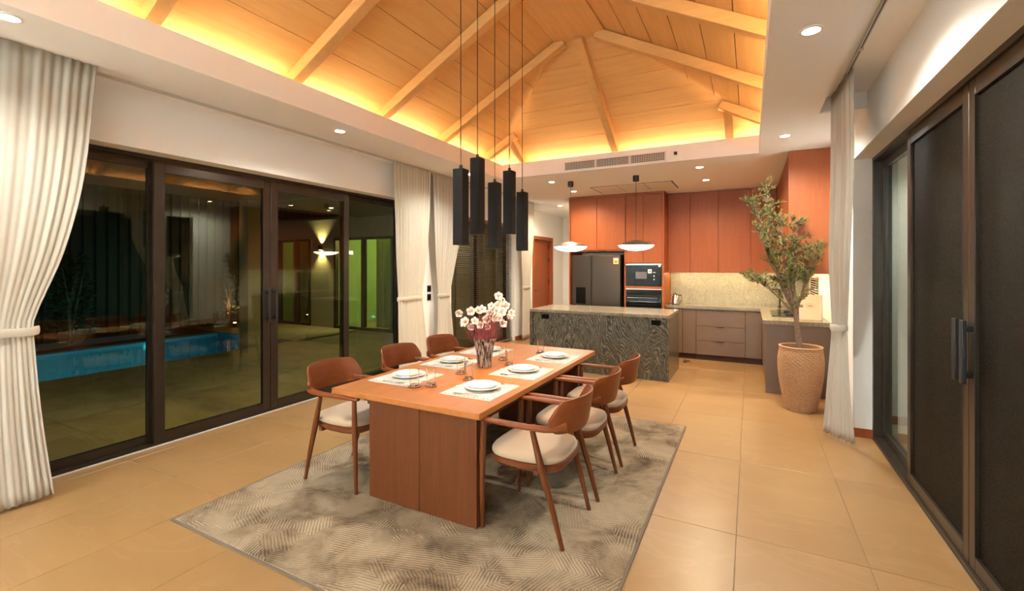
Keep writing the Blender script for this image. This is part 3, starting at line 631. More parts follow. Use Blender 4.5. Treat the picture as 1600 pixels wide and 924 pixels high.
# ------------------------------------------------------------------ AC grille and ceiling grille
t = thing('air_grille', 'white linear air conditioning grille with square cells in the kitchen fascia', 'vent', (-1.67, TY1, 3.03))
B(-2.36, -.985, TY1-.004, TY1+.001, 3.030, 3.135).build('backing', M['dark'], t)
mb = MB(); mb.box(-2.375, -.97, TY1-.012, TY1, 3.018, 3.032).box(-2.375, -.97, TY1-.012, TY1, 3.133, 3.147).box(-2.375, -2.36, TY1-.012, TY1, 3.018, 3.147).box(-.985, -.97, TY1-.012, TY1, 3.018, 3.147)
mb.build('frame', M['trim'], t)
for k in range(62):
    x = -2.36+1.375*k/61
    if k in (20, 41): B(x-.012, x+.012, TY1-.011, TY1-.004, 3.032, 3.133).build('divider', M['trim'], t)
    elif k % 2 == 0 or True: B(x-.003, x+.003, TY1-.010, TY1-.005, 3.032, 3.133).build('fin', M['trim'], t)
for k in range(1, 5): B(-2.36, -.985, TY1-.008, TY1-.005, 3.032+.0202*k-.002, 3.032+.0202*k+.002).build('cross_fin', M['trim'], t)
t = thing('motion_sensor', 'small square black sensor in the fascia right of the air grille', 'sensor', (-.85, TY1, 3.09))
B(-.875, -.825, TY1-.008, TY1, 3.075, 3.13).build('face_plate', M['trim'], t); B(-.868, -.832, TY1-.014, TY1-.008, 3.083, 3.122).build('sensor_eye', M['black'], t, bevel=.002)
t = thing('ceiling_access_panel', 'flat white three-section ceiling panel above the fridge cabinets', 'vent', (-1.72, 7.95, ZC))
for k in range(3): B(-2.42+.44*k, -1.99+.44*k, 7.55, 8.25, ZC-.006, ZC).build('panel', M['trim'], t, bevel=.002)
mb = MB(); rect_frame(mb, -2.45, -1.08, 7.51, 8.29, ZC-.004, ZC, .001, 0, 0); B(-2.44, -1.09, 7.53, 8.27, ZC-.002, ZC).build('frame', M['cabdark'], t)

# ------------------------------------------------------------------ linear pendants over the table
pend = [(2.736, 1.802, 2.347, 'leftmost of the five black square-tube pendants over the table'), (2.962, 1.890, 2.473, 'second black pendant from the left, the highest hung near the camera'),
        (3.228, 1.796, 2.329, 'middle one of the five black square-tube pendants'), (3.484, 1.927, 2.471, 'fourth black pendant from the left, hung high'),
        (3.734, 1.791, 2.324, 'rightmost and farthest black square-tube pendant')]
for i, (y, z0, z1, l) in enumerate(pend):
    t = thing('tube_pendant', l, 'pendant lamp', (-1.848, y, z0), group='black tube pendants over the dining table')
    h = .041; x = -1.848
    mb = MB(); mb.rings([[(x-h, y-h, z0), (x+h, y-h, z0), (x+h, y+h, z0), (x-h, y+h, z0)], [(x-h, y-h, z1), (x+h, y-h, z1), (x+h, y+h, z1), (x-h, y+h, z1)]], True, False)
    mb.poly([(x-h, y-h, z1), (x+h, y-h, z1), (x+h, y+h, z1), (x-h, y+h, z1)])
    s = mb.build('shade', M['pend'], t); so = s.modifiers.new('s', 'SOLIDIFY'); so.thickness = .003
    MB().lathe([(.03, 0), (.03, .006)], (x, y, z0+.05), 16).build('lamp_lens', M['bulb'], t)
    B(x-h+.003, x+h-.003, y-h+.003, y+h-.003, z0+.057, z0+.06).build('baffle', M['black'], t)
    zc = ZT-.012
    MB().tube([(x, y, z1), (x, y, zc-.03)], .0032, 6).build('cord', M['black'], t)
    MB().lathe([(.012, 0), (.012, .03)], (x, y, z1), 10).build('cord_grip', M['black'], t)
    MB().lathe([(.045, -.03), (.045, .03)], (x, y, zc-.02), 16).build('canopy', M['black'], t)
    spot('spot_lamp', (x, y, z0+.045), PEND_W, 75, .7, (1, .76, .50), .025, parent=t)
# disc pendants over the island
for x, r, l in ((-2.543, .272, 'left of the two glowing disc pendants over the island'), (-1.51, .270, 'right of the two glowing disc pendants over the island')):
    y = 6.88; zz = 1.955
    t = thing('disc_pendant', l, 'pendant lamp', (x, y, zz-.08), group='disc pendants over the kitchen island')
    MB().lathe([(.02, .075), (.06, .066), (.16, .045), (.24, .018), (r, 0), (r-.003, -.008), (r-.02, -.010)], (x, y, zz+.012), 40, True).build('metal_shade', pbr('bronze_shade', (.13, .09, .055), .35, metal=.8) if 'bronze_shade' not in bpy.data.materials else bpy.data.materials['bronze_shade'], t, smooth=True)
    MB().lathe([(r-.012, .0), (r-.03, -.022), (r-.08, -.048), (.10, -.070), (.02, -.076)], (x, y, zz+.003), 40, True).build('diffuser', M['disc'], t, smooth=True)
    MB().tube([(x, y, zz+.08), (x, y, ZC-.08)], .004, 6).build('cord', M['black'], t)
    MB().lathe([(.042, -.085), (.045, -.08), (.045, 0)], (x, y, ZC), 20).build('canopy', M['black'], t, smooth=True)

# ------------------------------------------------------------------ kitchen
KF = 8.45
def unit(name, label, x0, x1, y0, y1, z0, z1, m, cat='cabinet', group=None):
    t = thing(name, label, cat, ((x0+x1)/2, (y0+y1)/2, z0), group=group)
    B(x0, x1, y0, y1, z0, z1).build('body', m, t); return t
def edge_pull(t, xa, xb, y, z, m=None):
    return B(xa, xb, y-.014, y+.004, z, z+.012).build('pull', m or M['black'], t)
def fronts(t, y, cuts, z0, z1, m, name='door', th=.02, gap=.003, pulls=()):
    out = []
    for i in range(len(cuts)-1):
        o = B(cuts[i]+gap, cuts[i+1]-gap, y-th, y, z0+gap, z1-gap).build(name, m, t, bevel=.002); out.append(o)
    return out
# fridge housing
t = thing('fridge_cabinet', 'tall red-wood cabinet with two doors above the fridge', 'cabinet', (-2.6, 8.8, 0))
MB().box(-3.155, -3.135, KF, YK-.01, 0, ZC-.002).box(-2.075, -2.047, KF+.021, YK-.01, 0, ZC-.002).box(-3.135, -2.075, KF+.02, YK-.01, 1.925, ZC-.002).build('body', M['cab'], t)
ds = fronts(t, KF+.02, [-3.137, -2.594, -2.05], 1.95, 2.95, M['cab']); B(-3.134, -2.050, KF, KF+.02, 2.953, ZC-.003).build('filler', M['cab'], t)
edge_pull(ds[0], -2.78, -2.62, KF+.0, 1.943); edge_pull(ds[1], -2.57, -2.41, KF+.0, 1.943)
# oven tower
t = thing('oven_cabinet', 'tall red-wood cabinet holding the microwave and oven', 'cabinet', (-1.7, 8.8, 0))
mb = MB().box(-2.045, -2.040, KF+.02, YK-.01, 0, ZC-.002).box(-1.397, -1.36, KF, YK-.01, 0, ZC-.002)
mb.box(-2.04, -1.397, KF+.02, YK-.01, 1.69, ZC-.002).box(-2.04, -1.397, KF, YK-.02, 1.235, 1.285).box(-2.04, -1.397, KF, YK-.02, .50, .56).box(-2.04, -1.397, KF+.5, YK-.02, .56, 1.69).box(-2.04, -1.397, KF+.02, YK-.01, 0, .5)
mb.build('body', M['cab'], t)
ds = fronts(t, KF+.02, [-2.04, -1.725, -1.397], 1.70, 2.95, M['cab']); B(-2.04, -1.397, KF, KF+.02, 2.953, ZC-.003).build('filler', M['cab'], t)
edge_pull(ds[0], -1.87, -1.74, KF, 1.694); edge_pull(ds[1], -1.71, -1.58, KF, 1.694)
B(-2.04, -1.397, KF, KF+.02, .08, .497).build('drawer', M['cab'], t, bevel=.002)
# fridge
t = thing('refrigerator', 'dark steel side-by-side fridge with a water dispenser', 'fridge', (-2.6, 8.75, 0))
B(-3.08, -2.13, 8.47, 9.1, .02, 1.86).build('body', M['fridge'], t)
fl = B(-3.078, -2.70, 8.40, 8.468, .05, 1.86).build('door', M['fridge'], t, bevel=.008)
fr = B(-2.672, -2.132, 8.40, 8.468, .05, 1.86).build('door', M['fridge'], t, bevel=.008)
B(-2.699, -2.673, 8.43, 8.468, .05, 1.85).build('handle_recess', M['black'], t)
B(-2.99, -2.80, 8.392, 8.401, .93, 1.24).build('water_dispenser', M['glossblack'], fl, bevel=.003)
B(-2.26, -2.165, 8.3985, 8.4005, 1.69, 1.80).build('energy_label', M['label'], fr)
B(-2.248, -2.177, 8.3975, 8.399, 1.76, 1.788).build('label_print', M['plate'], fr); B(-2.24, -2.185, 8.3975, 8.399, 1.71, 1.745).build('label_print', M['ink'], fr)
# microwave and oven
t = thing('microwave', 'black built-in microwave with white stickers, above the oven', 'microwave', (-1.72, 8.6, 1.29))
B(-2.02, -1.42, KF+.0, KF+.45, 1.29, 1.66).build('body', M['black'], t)
B(-2.035, -1.402, KF-.012, KF+.0, 1.288, 1.672).build('fascia', M['glossblack'], t, bevel=.002)
B(-2.035, -1.402, KF-.014, KF-.0, 1.672, 1.688).build('steel_trim', M['chrome'], t); B(-1.86, -1.66, KF-.0135, KF-.0115, 1.42, 1.545).build('door_window', pbr('mw_window', (.09, .07, .06), .3), t)
B(-1.638, -1.572, KF-.014, KF-.012, 1.52, 1.592).build('sticker', M['plate'], t); B(-1.625, -1.585, KF-.015, KF-.0138, 1.54, 1.57).build('sticker_print', M['ink'], t)
B(-1.455, -1.415, KF-.014, KF-.012, 1.635, 1.665).build('sticker', M['plate'], t)
B(-1.55, -1.505, KF-.014, KF-.012, 1.53, 1.54).build('display', M['plate'], t); MB().lathe([(.012, 0), (.012, .01)], (0, 0, 0), 14)
for k in range(2): B(-1.54, -1.52, KF-.016, KF-.012, 1.40+.06*k, 1.42+.06*k).build('button', M['chrome'], t)
t = thing('oven', 'black built-in oven with a chrome bar handle', 'oven', (-1.72, 8.6, .56))
B(-2.02, -1.42, KF, KF+.45, .57, 1.22).build('body', M['black'], t); B(-2.035, -1.402, KF-.012, KF, 1.12, 1.222).build('control_panel', M['glossblack'], t, bevel=.002)
od = B(-2.035, -1.402, KF-.016, KF, .565, 1.112).build('oven_door', M['glossblack'], t, bevel=.002)
B(-2.035, -1.402, KF-.014, KF, 1.222, 1.234).build('steel_trim', M['chrome'], t)
MB().tube([(-2.0, KF-.05, 1.072), (-1.46, KF-.05, 1.072)], .009, 8).tube([(-1.98, KF-.05, 1.072), (-1.98, KF-.014, 1.072)], .006, 6).tube([(-1.48, KF-.05, 1.072), (-1.48, KF-.014, 1.072)], .006, 6).build('handle', M['chrome'], od, smooth=True)
for k in range(3): B(-1.97, -1.48, KF-.0175, KF-.0155, .90+.05*k, .903+.05*k).build('rack', M['chrome'], od)
# wall units along back wall
wy = 8.85
lab = ['red-wood wall cabinet directly right of the oven tower', 'second red-wood wall cabinet from the oven tower', 'third red-wood wall cabinet, left of the olive tree', 'narrow red-wood wall cabinet in the corner behind the olive tree']
cx = [-1.358, -.971, -.503, .01, .398]
for i in range(4):
    t = thing('wall_cabinet', lab[i], 'cabinet', ((cx[i]+cx[i+1])/2, 9.0, 1.53), group='wall cabinets over the back worktop')
    B(cx[i]+.001, cx[i+1]-.001, wy+.02, YK-.012, 1.535, ZC-.004).build('body', M['cab'], t)
    B(cx[i]+.0025, cx[i+1]-.0025, wy, wy+.02, 1.53, ZC-.03).build('door', M['cab'], t, bevel=.002)
    B(cx[i]+.05, cx[i+1]-.05, wy+.10, wy+.115, 1.529, 1.5345).build('led_strip', M['uled'], t)
# side wall units above the peninsula
t = thing('tall_side_cabinet', 'deep red-wood cabinet hung on the right wall above the olive tree', 'cabinet', (.66, 7.5, 1.56))
B(.42, XR-.001, 6.26, 8.84, 1.565, ZC-.004).build('body', M['cab'], t); B(.40, XR-.001, 6.24, 6.26, 1.56, ZC-.003).build('end_panel', M['cab'], t, bevel=.002)
for k in range(5): B(.40, .42, 6.262+.515*k, 6.774+.515*k, 1.56, ZC-.03).build('door', M['cab'], t, bevel=.002)
B(.55, .565, 6.4, 8.7, 1.559, 1.5645).build('led_strip', M['uled'], t)
# splashback
t = tag(B(-1.355, XR-.002, YK-.022, YK-.004, .951, 1.53).build('splashback', M['splash']), 'green-beige veined stone splashback behind the back worktop', 'splashback')
# worktop (L-shaped)
t = thing('worktop', 'L-shaped polished green-beige stone worktop of kitchen and peninsula', 'worktop', (0, 8, .895))
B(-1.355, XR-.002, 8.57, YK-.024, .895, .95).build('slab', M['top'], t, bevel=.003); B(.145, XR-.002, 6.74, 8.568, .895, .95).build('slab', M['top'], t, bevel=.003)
# base cabinets
def base(label, x0, x1, zc, kind):
    t = thing('base_cabinet', label, 'cabinet', ((x0+x1)/2, 8.9, 0), group='taupe base cabinets of the back run')
    B(x0+.001, x1-.001, 8.622, YK-.001, .10, .892).build('body', M['taupe'], t); B(x0+.001, x1-.001, 8.66, YK-.1, 0, .098).build('plinth', M['cabdark'], t)
    zs_ = {'door': [.10, .885], 'drawers': [.10, .345, .60, .885]}[kind]
    for a_, b_ in zip(zs_[:-1], zs_[1:]):
        o = B(x0+.002, x1-.002, 8.60, 8.62, a_+.003, b_-.003).build('door' if kind == 'door' else 'drawer', M['taupe'], t, bevel=.002)
        if kind == 'drawers' and x1-x0 > .4: B((x0+x1)/2-.06, (x0+x1)/2+.06, 8.585, 8.603, b_-.014, b_-.002).build('pull', M['black'], o)
base('narrow three-drawer taupe cabinet half hidden behind the island', -1.355, -1.066, 0, 'drawers')
base('taupe base cabinet with a single door left of the wide drawers', -1.064, -.842, 0, 'door')
base('wide taupe base cabinet with three drawers under the back worktop', -.84, -.074, 0, 'drawers')
base('taupe single-door base cabinet next to the peninsula corner', -.072, .175, 0, 'door')
t = thing('peninsula_cabinet', 'plain brown peninsula panel behind the woven plant pot', 'cabinet', (.55, 7.7, 0))
B(.177, XR-.002, 6.78, 6.80, 0, .893).build('end_panel', M['taupe'], t, bevel=.002); B(.197, XR-.002, 6.802, 8.618, .1, .893).build('body', M['taupe'], t)
for k in range(3): B(.177, .196, 6.803+.605*k, 7.404+.605*k, .1, .888).build('door', M['taupe'], t, bevel=.002)
B(.24, XR-.002, 6.802, 8.6, 0, .098).build('plinth', M['cabdark'], t)
# things on the worktop
t = thing('kettle', 'chrome and black electric kettle on the worktop beside the oven tower', 'kettle', (-1.215, 8.8, .95))
MB().lathe([(.075, 0), (.078, .012), (.074, .014)], (-1.215, 8.8, .95), 20).build('power_base', M['black'], t, smooth=True)
MB().lathe([(.070, .015), (.068, .06), (.058, .14), (.050, .175)], (-1.215, 8.8, .95), 24).build('body', M['chrome'], t, smooth=True)
MB().lathe([(.050, .176), (.040, .188), (.012, .192), (.012, .205), (.004, .207)], (-1.215, 8.8, .95), 20).build('lid', M['black'], t, smooth=True)
MB().sweep([(-1.165, 8.80, 1.115), (-1.12, 8.8, 1.12), (-1.098, 8.8, 1.09), (-1.105, 8.8, 1.02), (-1.14, 8.8, .985)], [.02]*5, [.018]*5, side=(0, 1, 0), n=8).build('handle', M['black'], t, smooth=True)
MB().sweep([(-1.26, 8.8, 1.10), (-1.295, 8.8, 1.118)], [.03, .015], [.03, .01], side=(0, 1, 0), n=8).build('spout', M['chrome'], t, smooth=True)
t = thing('gas_hob', 'black glass hob set in the peninsula worktop behind the olive tree', 'hob', (.47, 7.75, .951))
B(.27, .70, 7.28, 8.2, .951, .962).build('glass_plate', M['glossblack'], t, bevel=.002)
for yy in (7.5, 7.97):
    MB().lathe([(.055, 0), (.055, .015), (.03, .022)], (.5, yy, .962), 20).build('burner', M['black'], t, smooth=True)
    mb = MB()
    mb.box(.36, .64, yy-.004, yy+.004, .985, .993).box(.496, .504, yy-.14, yy+.14, .985, .993)
    for dx, dy in ((-.13, 0), (.13, 0), (0, -.13), (0, .13)): mb.box(.5+dx-.004, .5+dx+.004, yy+dy-.004, yy+dy+.004, .962, .99)
    mb.build('pan_support', M['black'], t)
# recipe folder
t = thing('recipe_book', 'peach cover book standing upright on the peninsula with a small brown oval emblem', 'book', (.68, 7.05, .95))
fc = MB().extr([(.572, 7.00, .953), (.80, 7.00, .953), (.80, 7.055, 1.275), (.572, 7.055, 1.275)], (0, .004, 0)).build('cover', M['paper'], t)
MB().extr([(.800, 7.005, .953), (.83, 7.06, .953), (.83, 7.10, 1.27), (.80, 7.06, 1.275)], (.004, 0, 0)).build('pages', M['plate'], t)
MB().extr([(.572, 7.10, .953), (.83, 7.10, .953), (.83, 7.064, 1.275), (.572, 7.064, 1.275)], (0, .004, 0)).build('back_cover', M['paper'], t)
def on_cover(u, v): return (.686+u, 6.9985+(v-.953)*(.055/.322)-.0015, v)
ring = []
for k in range(24):
    an = 2*math.pi*k/24; ring.append(on_cover(.045*math.cos(an), 1.135+.030*math.sin(an)))
MB().tube(ring+[ring[0]], .0012, 5).build('emblem_ring', M['ink'], fc)
for dx, wd, hh in ((-.022, .006, .022), (-.008, .012, .016), (.010, .012, .020), (.024, .006, .014)):
    p = on_cover(dx, 1.125); B(p[0]-wd/2, p[0]+wd/2, p[1]-.002, p[1]+.002, p[2], p[2]+hh).build('emblem_mark', M['ink'], fc)
# spoon-like faucet seen in the back
t = thing('kitchen_tap', 'dark curved tap behind the olive tree branches', 'tap', (.45, 9.0, .95))
MB().tube([(.45, 9.02, .95), (.45, 9.02, 1.20), (.44, 9.0, 1.245), (.40, 8.97, 1.255), (.33, 8.93, 1.25), (.31, 8.92, 1.235)], .012, 10).build('spout', M['black'], t, smooth=True)
MB().lathe([(.025, 0), (.025, .02)], (.45, 9.02, .95), 16).build('base', M['black'], t)
# stone island
t = thing('kitchen_island', 'green-brown swirling marble kitchen island with waterfall sides', 'island', (-2.11, 7.3, 0))
IX0, IX1, IY0, IY1 = -3.20, -1.02, 6.74, 7.78
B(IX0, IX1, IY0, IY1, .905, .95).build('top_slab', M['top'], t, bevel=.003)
B(IX1-.05, IX1, IY0, IY1, 0, .904).build('side_slab', M['marble'], t, bevel=.003); B(IX0, IX0+.05, IY0, IY1, 0, .904).build('side_slab', M['marble'], t, bevel=.003)
B(IX0+.052, -2.13, IY0+.02, IY0+.05, 0, .904).build('front_slab', M['marble'], t); B(-2.128, IX1-.052, IY0+.02, IY0+.05, 0, .904).build('front_slab', M['marble'], t)
B(IX0+.052, IX1-.052, IY0+.052, IY1-.02, .08, .904).build('carcass', M['taupe'], t)
for x in (-2.93, -1.20): B(x-.065, x+.065, IY0+.012, IY0+.02, .80, .87).build('socket_plate', M['glossblack'], t, bevel=.002)
# ------------------------------------------------------------------ rug
rg = thing('area_rug', 'taupe and beige rug with brushed hatch pattern under the dining table', 'rug', (-1.95, 3.27, 0))
MB().box(-3.31, -.595, 1.60, 4.94, .001, .013).build('pile', rug_mat(), rg, bevel=.004)
rect_frame(MB(), 0, 0, 0, 0, 0, 0, 0, 0, 0)
MB().box(-3.325, -3.31, 1.585, 4.955, .001, .010).box(-.595, -.58, 1.585, 4.955, .001, .010).box(-3.31, -.595, 1.585, 1.60, .001, .010).box(-3.31, -.595, 4.94, 4.955, .001, .010).build('binding', pbr('rug_binding', (.12, .085, .055), .9), rg)
RUGZ = .013
# ------------------------------------------------------------------ dining table
t = thing('dining_table', 'long reddish-brown wooden dining table with panel legs on the rug', 'table', (-2.1, 3.54, RUGZ))
TT = .75
B(-2.740, -1.460, 2.36, 4.70, TT-.042, TT).build('tabletop', M['table'], t, bevel=.004)
for y in (2.40, 4.28):
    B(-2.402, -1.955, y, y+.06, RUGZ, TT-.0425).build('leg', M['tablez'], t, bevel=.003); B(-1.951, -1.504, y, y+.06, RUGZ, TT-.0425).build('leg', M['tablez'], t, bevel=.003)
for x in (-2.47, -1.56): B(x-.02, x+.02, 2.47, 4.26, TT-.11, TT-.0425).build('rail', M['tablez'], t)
# ------------------------------------------------------------------ chairs
def make_chair(label):
    t = thing('dining_armchair', label, 'chair', (0, 0, 0), group='wooden armchairs around the dining table')
    for s in (-1, 1):
        fl = [(s*.255, .262, 0), (s*.262, .262, .25), (s*.265, .258, .45), (s*.262, .25, .668)]
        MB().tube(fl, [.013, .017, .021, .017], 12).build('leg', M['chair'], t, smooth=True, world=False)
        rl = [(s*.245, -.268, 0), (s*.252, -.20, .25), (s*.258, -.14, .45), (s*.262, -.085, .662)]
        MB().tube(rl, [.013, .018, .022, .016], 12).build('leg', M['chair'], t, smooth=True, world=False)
        arm = [(s*.262, .29, .682), (s*.268, .20, .684), (s*.272, .08, .684), (s*.272, -.06, .683), (s*.262, -.16, .684), (s*.236, -.235, .69), (s*.20, -.275, .70)]
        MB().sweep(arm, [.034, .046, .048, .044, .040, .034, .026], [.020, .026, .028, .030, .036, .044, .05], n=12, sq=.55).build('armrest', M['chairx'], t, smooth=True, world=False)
    # curved backrest panel
    rs_ = []; nu = 26; outl = []
    for i in range(nu+1):
        u = -1+2*i/nu; a_ = u*1.02
        x = .262*math.sin(a_)/math.sin(1.02)*1.03; y = -.315+.16*(1-math.cos(a_))/(1-math.cos(1.02))*.85
        e = abs(u); top = .862-.018*u*u-.10*max(0, (e-.72)/.28)**2.2; bot = .648+.012*u*u+.05*max(0, (e-.80)/.20)**2
        outl.append((x, y, top, bot, a_))
    mb = MB(); rings = []
    for x, y, top, bot, a_ in outl:
        n_ = Vector((math.sin(a_)*.6, -math.cos(a_), 0)).normalized(); r_ = []
        m_ = 8; th = .010
        zs2 = [bot+(top-bot)*k/m_ for k in range(m_+1)]
        lean = lambda z: -.035*(z-.65)/.2
        outer = [Vector((x, y+lean(z), z))+n_*(th if 0 < k < m_ else th*.5) for k, z in enumerate(zs2)]
        inner = [Vector((x, y+lean(z), z))-n_*(th if 0 < k < m_ else th*.5) for k, z in enumerate(zs2)][::-1]
        rings.append(outer+inner)
    mb.rings(rings).build('backrest', M['chairx'], t, smooth=True, world=False)
    # seat rails
    def outline(w1_, w2_, yf, yb, n=32, ex=4.0):
        pts = []
        for k in range(n):
            an = 2*math.pi*k/n; ca, sa = math.cos(an), math.sin(an)
            x = math.copysign(abs(ca)**(2/ex), ca); y = math.copysign(abs(sa)**(2/ex), sa)
            wv = w1_ if y > 0 else w1_+(w2_-w1_)*(-y); pts.append((x*wv, (yf if y > 0 else -yb)*abs(y)))
        return pts
    o1 = outline(.248, .225, .262, .235)
    MB().rings([[(x*.94, y*.94, .405) for x, y in o1], [(x, y, .42) for x, y in o1], [(x, y, .452) for x, y in o1], [(x*.97, y*.97, .456) for x, y in o1]]).build('seat_frame', M['chair'], t, smooth=True, world=False)
    MB().rings([[(x*.965, y*.965, .456) for x, y in o1], [(x*.985, y*.985, .468) for x, y in o1], [(x*.985, y*.985, .484) for x, y in o1], [(x*.95, y*.95, .499) for x, y in o1], [(x*.85, y*.85, .508) for x, y in o1], [(x*.5, y*.5, .512) for x, y in o1]]).build('seat_cushion', M['seat'], t, smooth=True, world=False)
    MB().box(-.25, .25, -.115, -.085, .395, .425).build('stretcher', M['chair'], t, world=False)
    return t
ch_r = [((-1.225, 2.70), 'nearest wooden armchair on the right side of the table, beige seat in full view'),
        ((-1.205, 3.325), 'middle wooden armchair on the right side of the table'),
        ((-1.195, 3.95), 'farthest wooden armchair on the right side, in front of the stone island')]
ch_l = [((-2.775, 2.62), 'nearest wooden armchair on the left side of the table, beside the glass doors'),
        ((-2.80, 3.44), 'middle wooden armchair on the left side of the table, in front of the glass doors'),
        ((-2.80, 4.12), 'farthest wooden armchair on the left side of the table, in front of the curtains')]
c0 = make_chair(ch_r[0][1])
for i, ((x, y), l) in enumerate(ch_r):
    if i == 0: c0.location = (x, y, RUGZ); c0.rotation_euler = (0, 0, R(90))
    else: dup(c0, (x, y, RUGZ), R(90), l)
for (x, y), l in ch_l: dup(c0, (x, y, RUGZ), R(-90+(2 if y < 3 else 0)), l)
# ------------------------------------------------------------------ table settings
def make_mat():
    t = thing('placemat', '', 'placemat', group='white linen placemats')
    B(-.20, .20, -.22, .22, 0, .003).build('cloth', M['mat'], t, world=False)
    mb = MB()
    for k in range(46):
        y = -.215+.43*k/45
        for s in (-1, 1): mb.box(s*.205-.006, s*.205+.006, y-.0022, y+.0022, .0005, .002)
    mb.build('fringe', M['mat'], t, world=False)['kind'] = 'stuff'
    mb = MB()
    for k in range(14):
        x = -.17+.34*k/13
        for s in (-1, 1): mb.box(x-.007, x+.007, s*.195-.008+.006*((k*7) % 3-1), s*.195+.008, .003, .0036)
    mb.build('woven_stripe', M['mat2'], t, world=False)['kind'] = 'stuff'; return t
def make_plate():
    t = thing('dinner_plate', '', 'plate', group='white dinner plates')
    MB().lathe([(.06, 0), (.085, .002), (.130, .014), (.137, .020), (.133, .0225), (.105, .014), (.085, .009), (.0, .008)], (0, 0, 0), 44, False).build('plate_body', M['plate'], t, smooth=True, world=False); 
    MB().lathe([(.086, .0165), (.104, .026), (.108, .031), (.105, .0325), (.085, .025), (.0, .0235)], (0, 0, 0), 40, False).lathe([(.086, .0165), (.086, .009)], (0, 0, 0), 40, False).build('raised_well', M['plate'], t, smooth=True, world=False)
    return t
def make_fork():
    t = thing('dinner_fork', '', 'fork', group='metal forks')
    MB().sweep([(.10, 0, .004), (.05, 0, .006), (0, 0, .005), (-.03, 0, .004)], [.011, .008, .006, .010], [.003]*4, side=(0, 1, 0), n=8).build('handle', M['gold'], t, smooth=True, world=False)
    mb = MB(); mb.box(-.055, -.03, -.011, .011, .003, .0055)
    for k in range(4): mb.box(-.098, -.055, -.0105+.0062*k, -.0075+.0062*k, .003, .0055)
    mb.build('tines', M['gold'], t, world=False); return t
def make_knife():
    t = thing('table_knife', '', 'knife', group='metal table knives')
    MB().sweep([(.11, 0, .004), (.06, 0, .005), (.01, 0, .005)], [.013, .012, .010], [.006]*3, side=(0, 1, 0), n=8).build('handle', M['gold'], t, smooth=True, world=False)
    MB().sweep([(.01, 0, .004), (-.06, 0, .004), (-.105, .004, .004)], [.016, .018, .004], [.002]*3, side=(0, 1, 0), n=6).build('blade', M['chrome'], t, world=False); return t
def make_glass():
    t = thing('water_glass', '', 'glass', group='clear straight tumblers')
    MB().lathe([(.0, 0), (.031, 0), (.033, .002), (.036, .125), (.0345, .125), (.0315, .012), (.0, .010)], (0, 0, 0), 28, False).build('tumbler', M['tumbler'], t, smooth=True, world=False); return t
def make_coaster():
    t = thing('coaster', '', 'coaster', group='round wooden coasters')
    MB().lathe([(.044, 0), (.046, .003), (.046, .008), (.042, .010)], (0, 0, 0), 28).build('disc', M['coaster'], t, smooth=True, world=False)
    return t
def make_napkin():
    t = thing('folded_napkin', '', 'napkin', group='white folded napkins under the plates')
    MB().extr([(-.115, -.115, 0), (.115, -.115, 0), (.115, .115, 0), (-.115, .115, 0)], (0, 0, .0025)).build('top_fold', M['mat'], t, world=False)
    MB().extr([(-.11, -.11, .0027), (.108, -.11, .0027), (.108, .108, .0027), (-.11, .108, .0027)], (0, 0, .002)).build('under_fold', M['mat'], t, world=False)
    return t
protos = dict(mat=make_mat(), plate=make_plate(), fork=make_fork(), knife=make_knife(), glass=make_glass(), coaster=make_coaster(), napkin=make_napkin()); used = set()
def place(k, loc, rz, label):
    p = protos[k]
    if k not in used:
        used.add(k); p.location = loc; p.rotation_euler = (0, 0, rz); p['label'] = label; return p
    return dup(p, loc, rz, label)
seats = [(-1.735, 2.83, 1, 'near right place'), (-1.715, 3.47, 1, 'middle right place'), (-1.70, 4.135, 1, 'far right place'),
         (-2.455, 2.86, -1, 'near left place'), (-2.46, 3.50, -1, 'middle left place'), (-2.46, 4.13, -1, 'far left place')]
for x, y, s, nm in seats:
    rz = 0 if s > 0 else math.pi
    place('mat', (x, y, TT), rz, f'white linen placemat at the {nm} of the table')
    place('napkin', (x-.055*s, y-.02, TT+.0038), R(40), f'white folded napkin under the plate at the {nm}')
    place('plate', (x, y+.02, TT+.009), rz, f'white plate on the placemat at the {nm}')
    place('fork', (x-.02*s, y-.175*1.0, TT+.0042), rz+R(4), f'fork beside the plate at the {nm}')
    place('knife', (x-.02*s, y+.19, TT+.0042), rz-R(3), f'knife beside the plate at the {nm}')
gl = [(-2.115, 2.735, 'near left place, right of two'), (-1.975, 3.035, 'near right plate'), (-2.215, 2.665, 'near left place, left of two'),
      (-1.945, 3.66, 'middle right plate, right of the vase'), (-2.105, 3.83, 'far left place, behind the vase'), (-1.93, 4.33, 'far right place, alone near the table end'), (-2.14, 3.17, 'middle left place, left of the vase')]
for x, y, l in gl:
    place('coaster', (x, y, TT), 0, f'round dark wood coaster by the {l}'); place('glass', (x, y, TT+.0102), 0, f'clear water glass by the {l}')
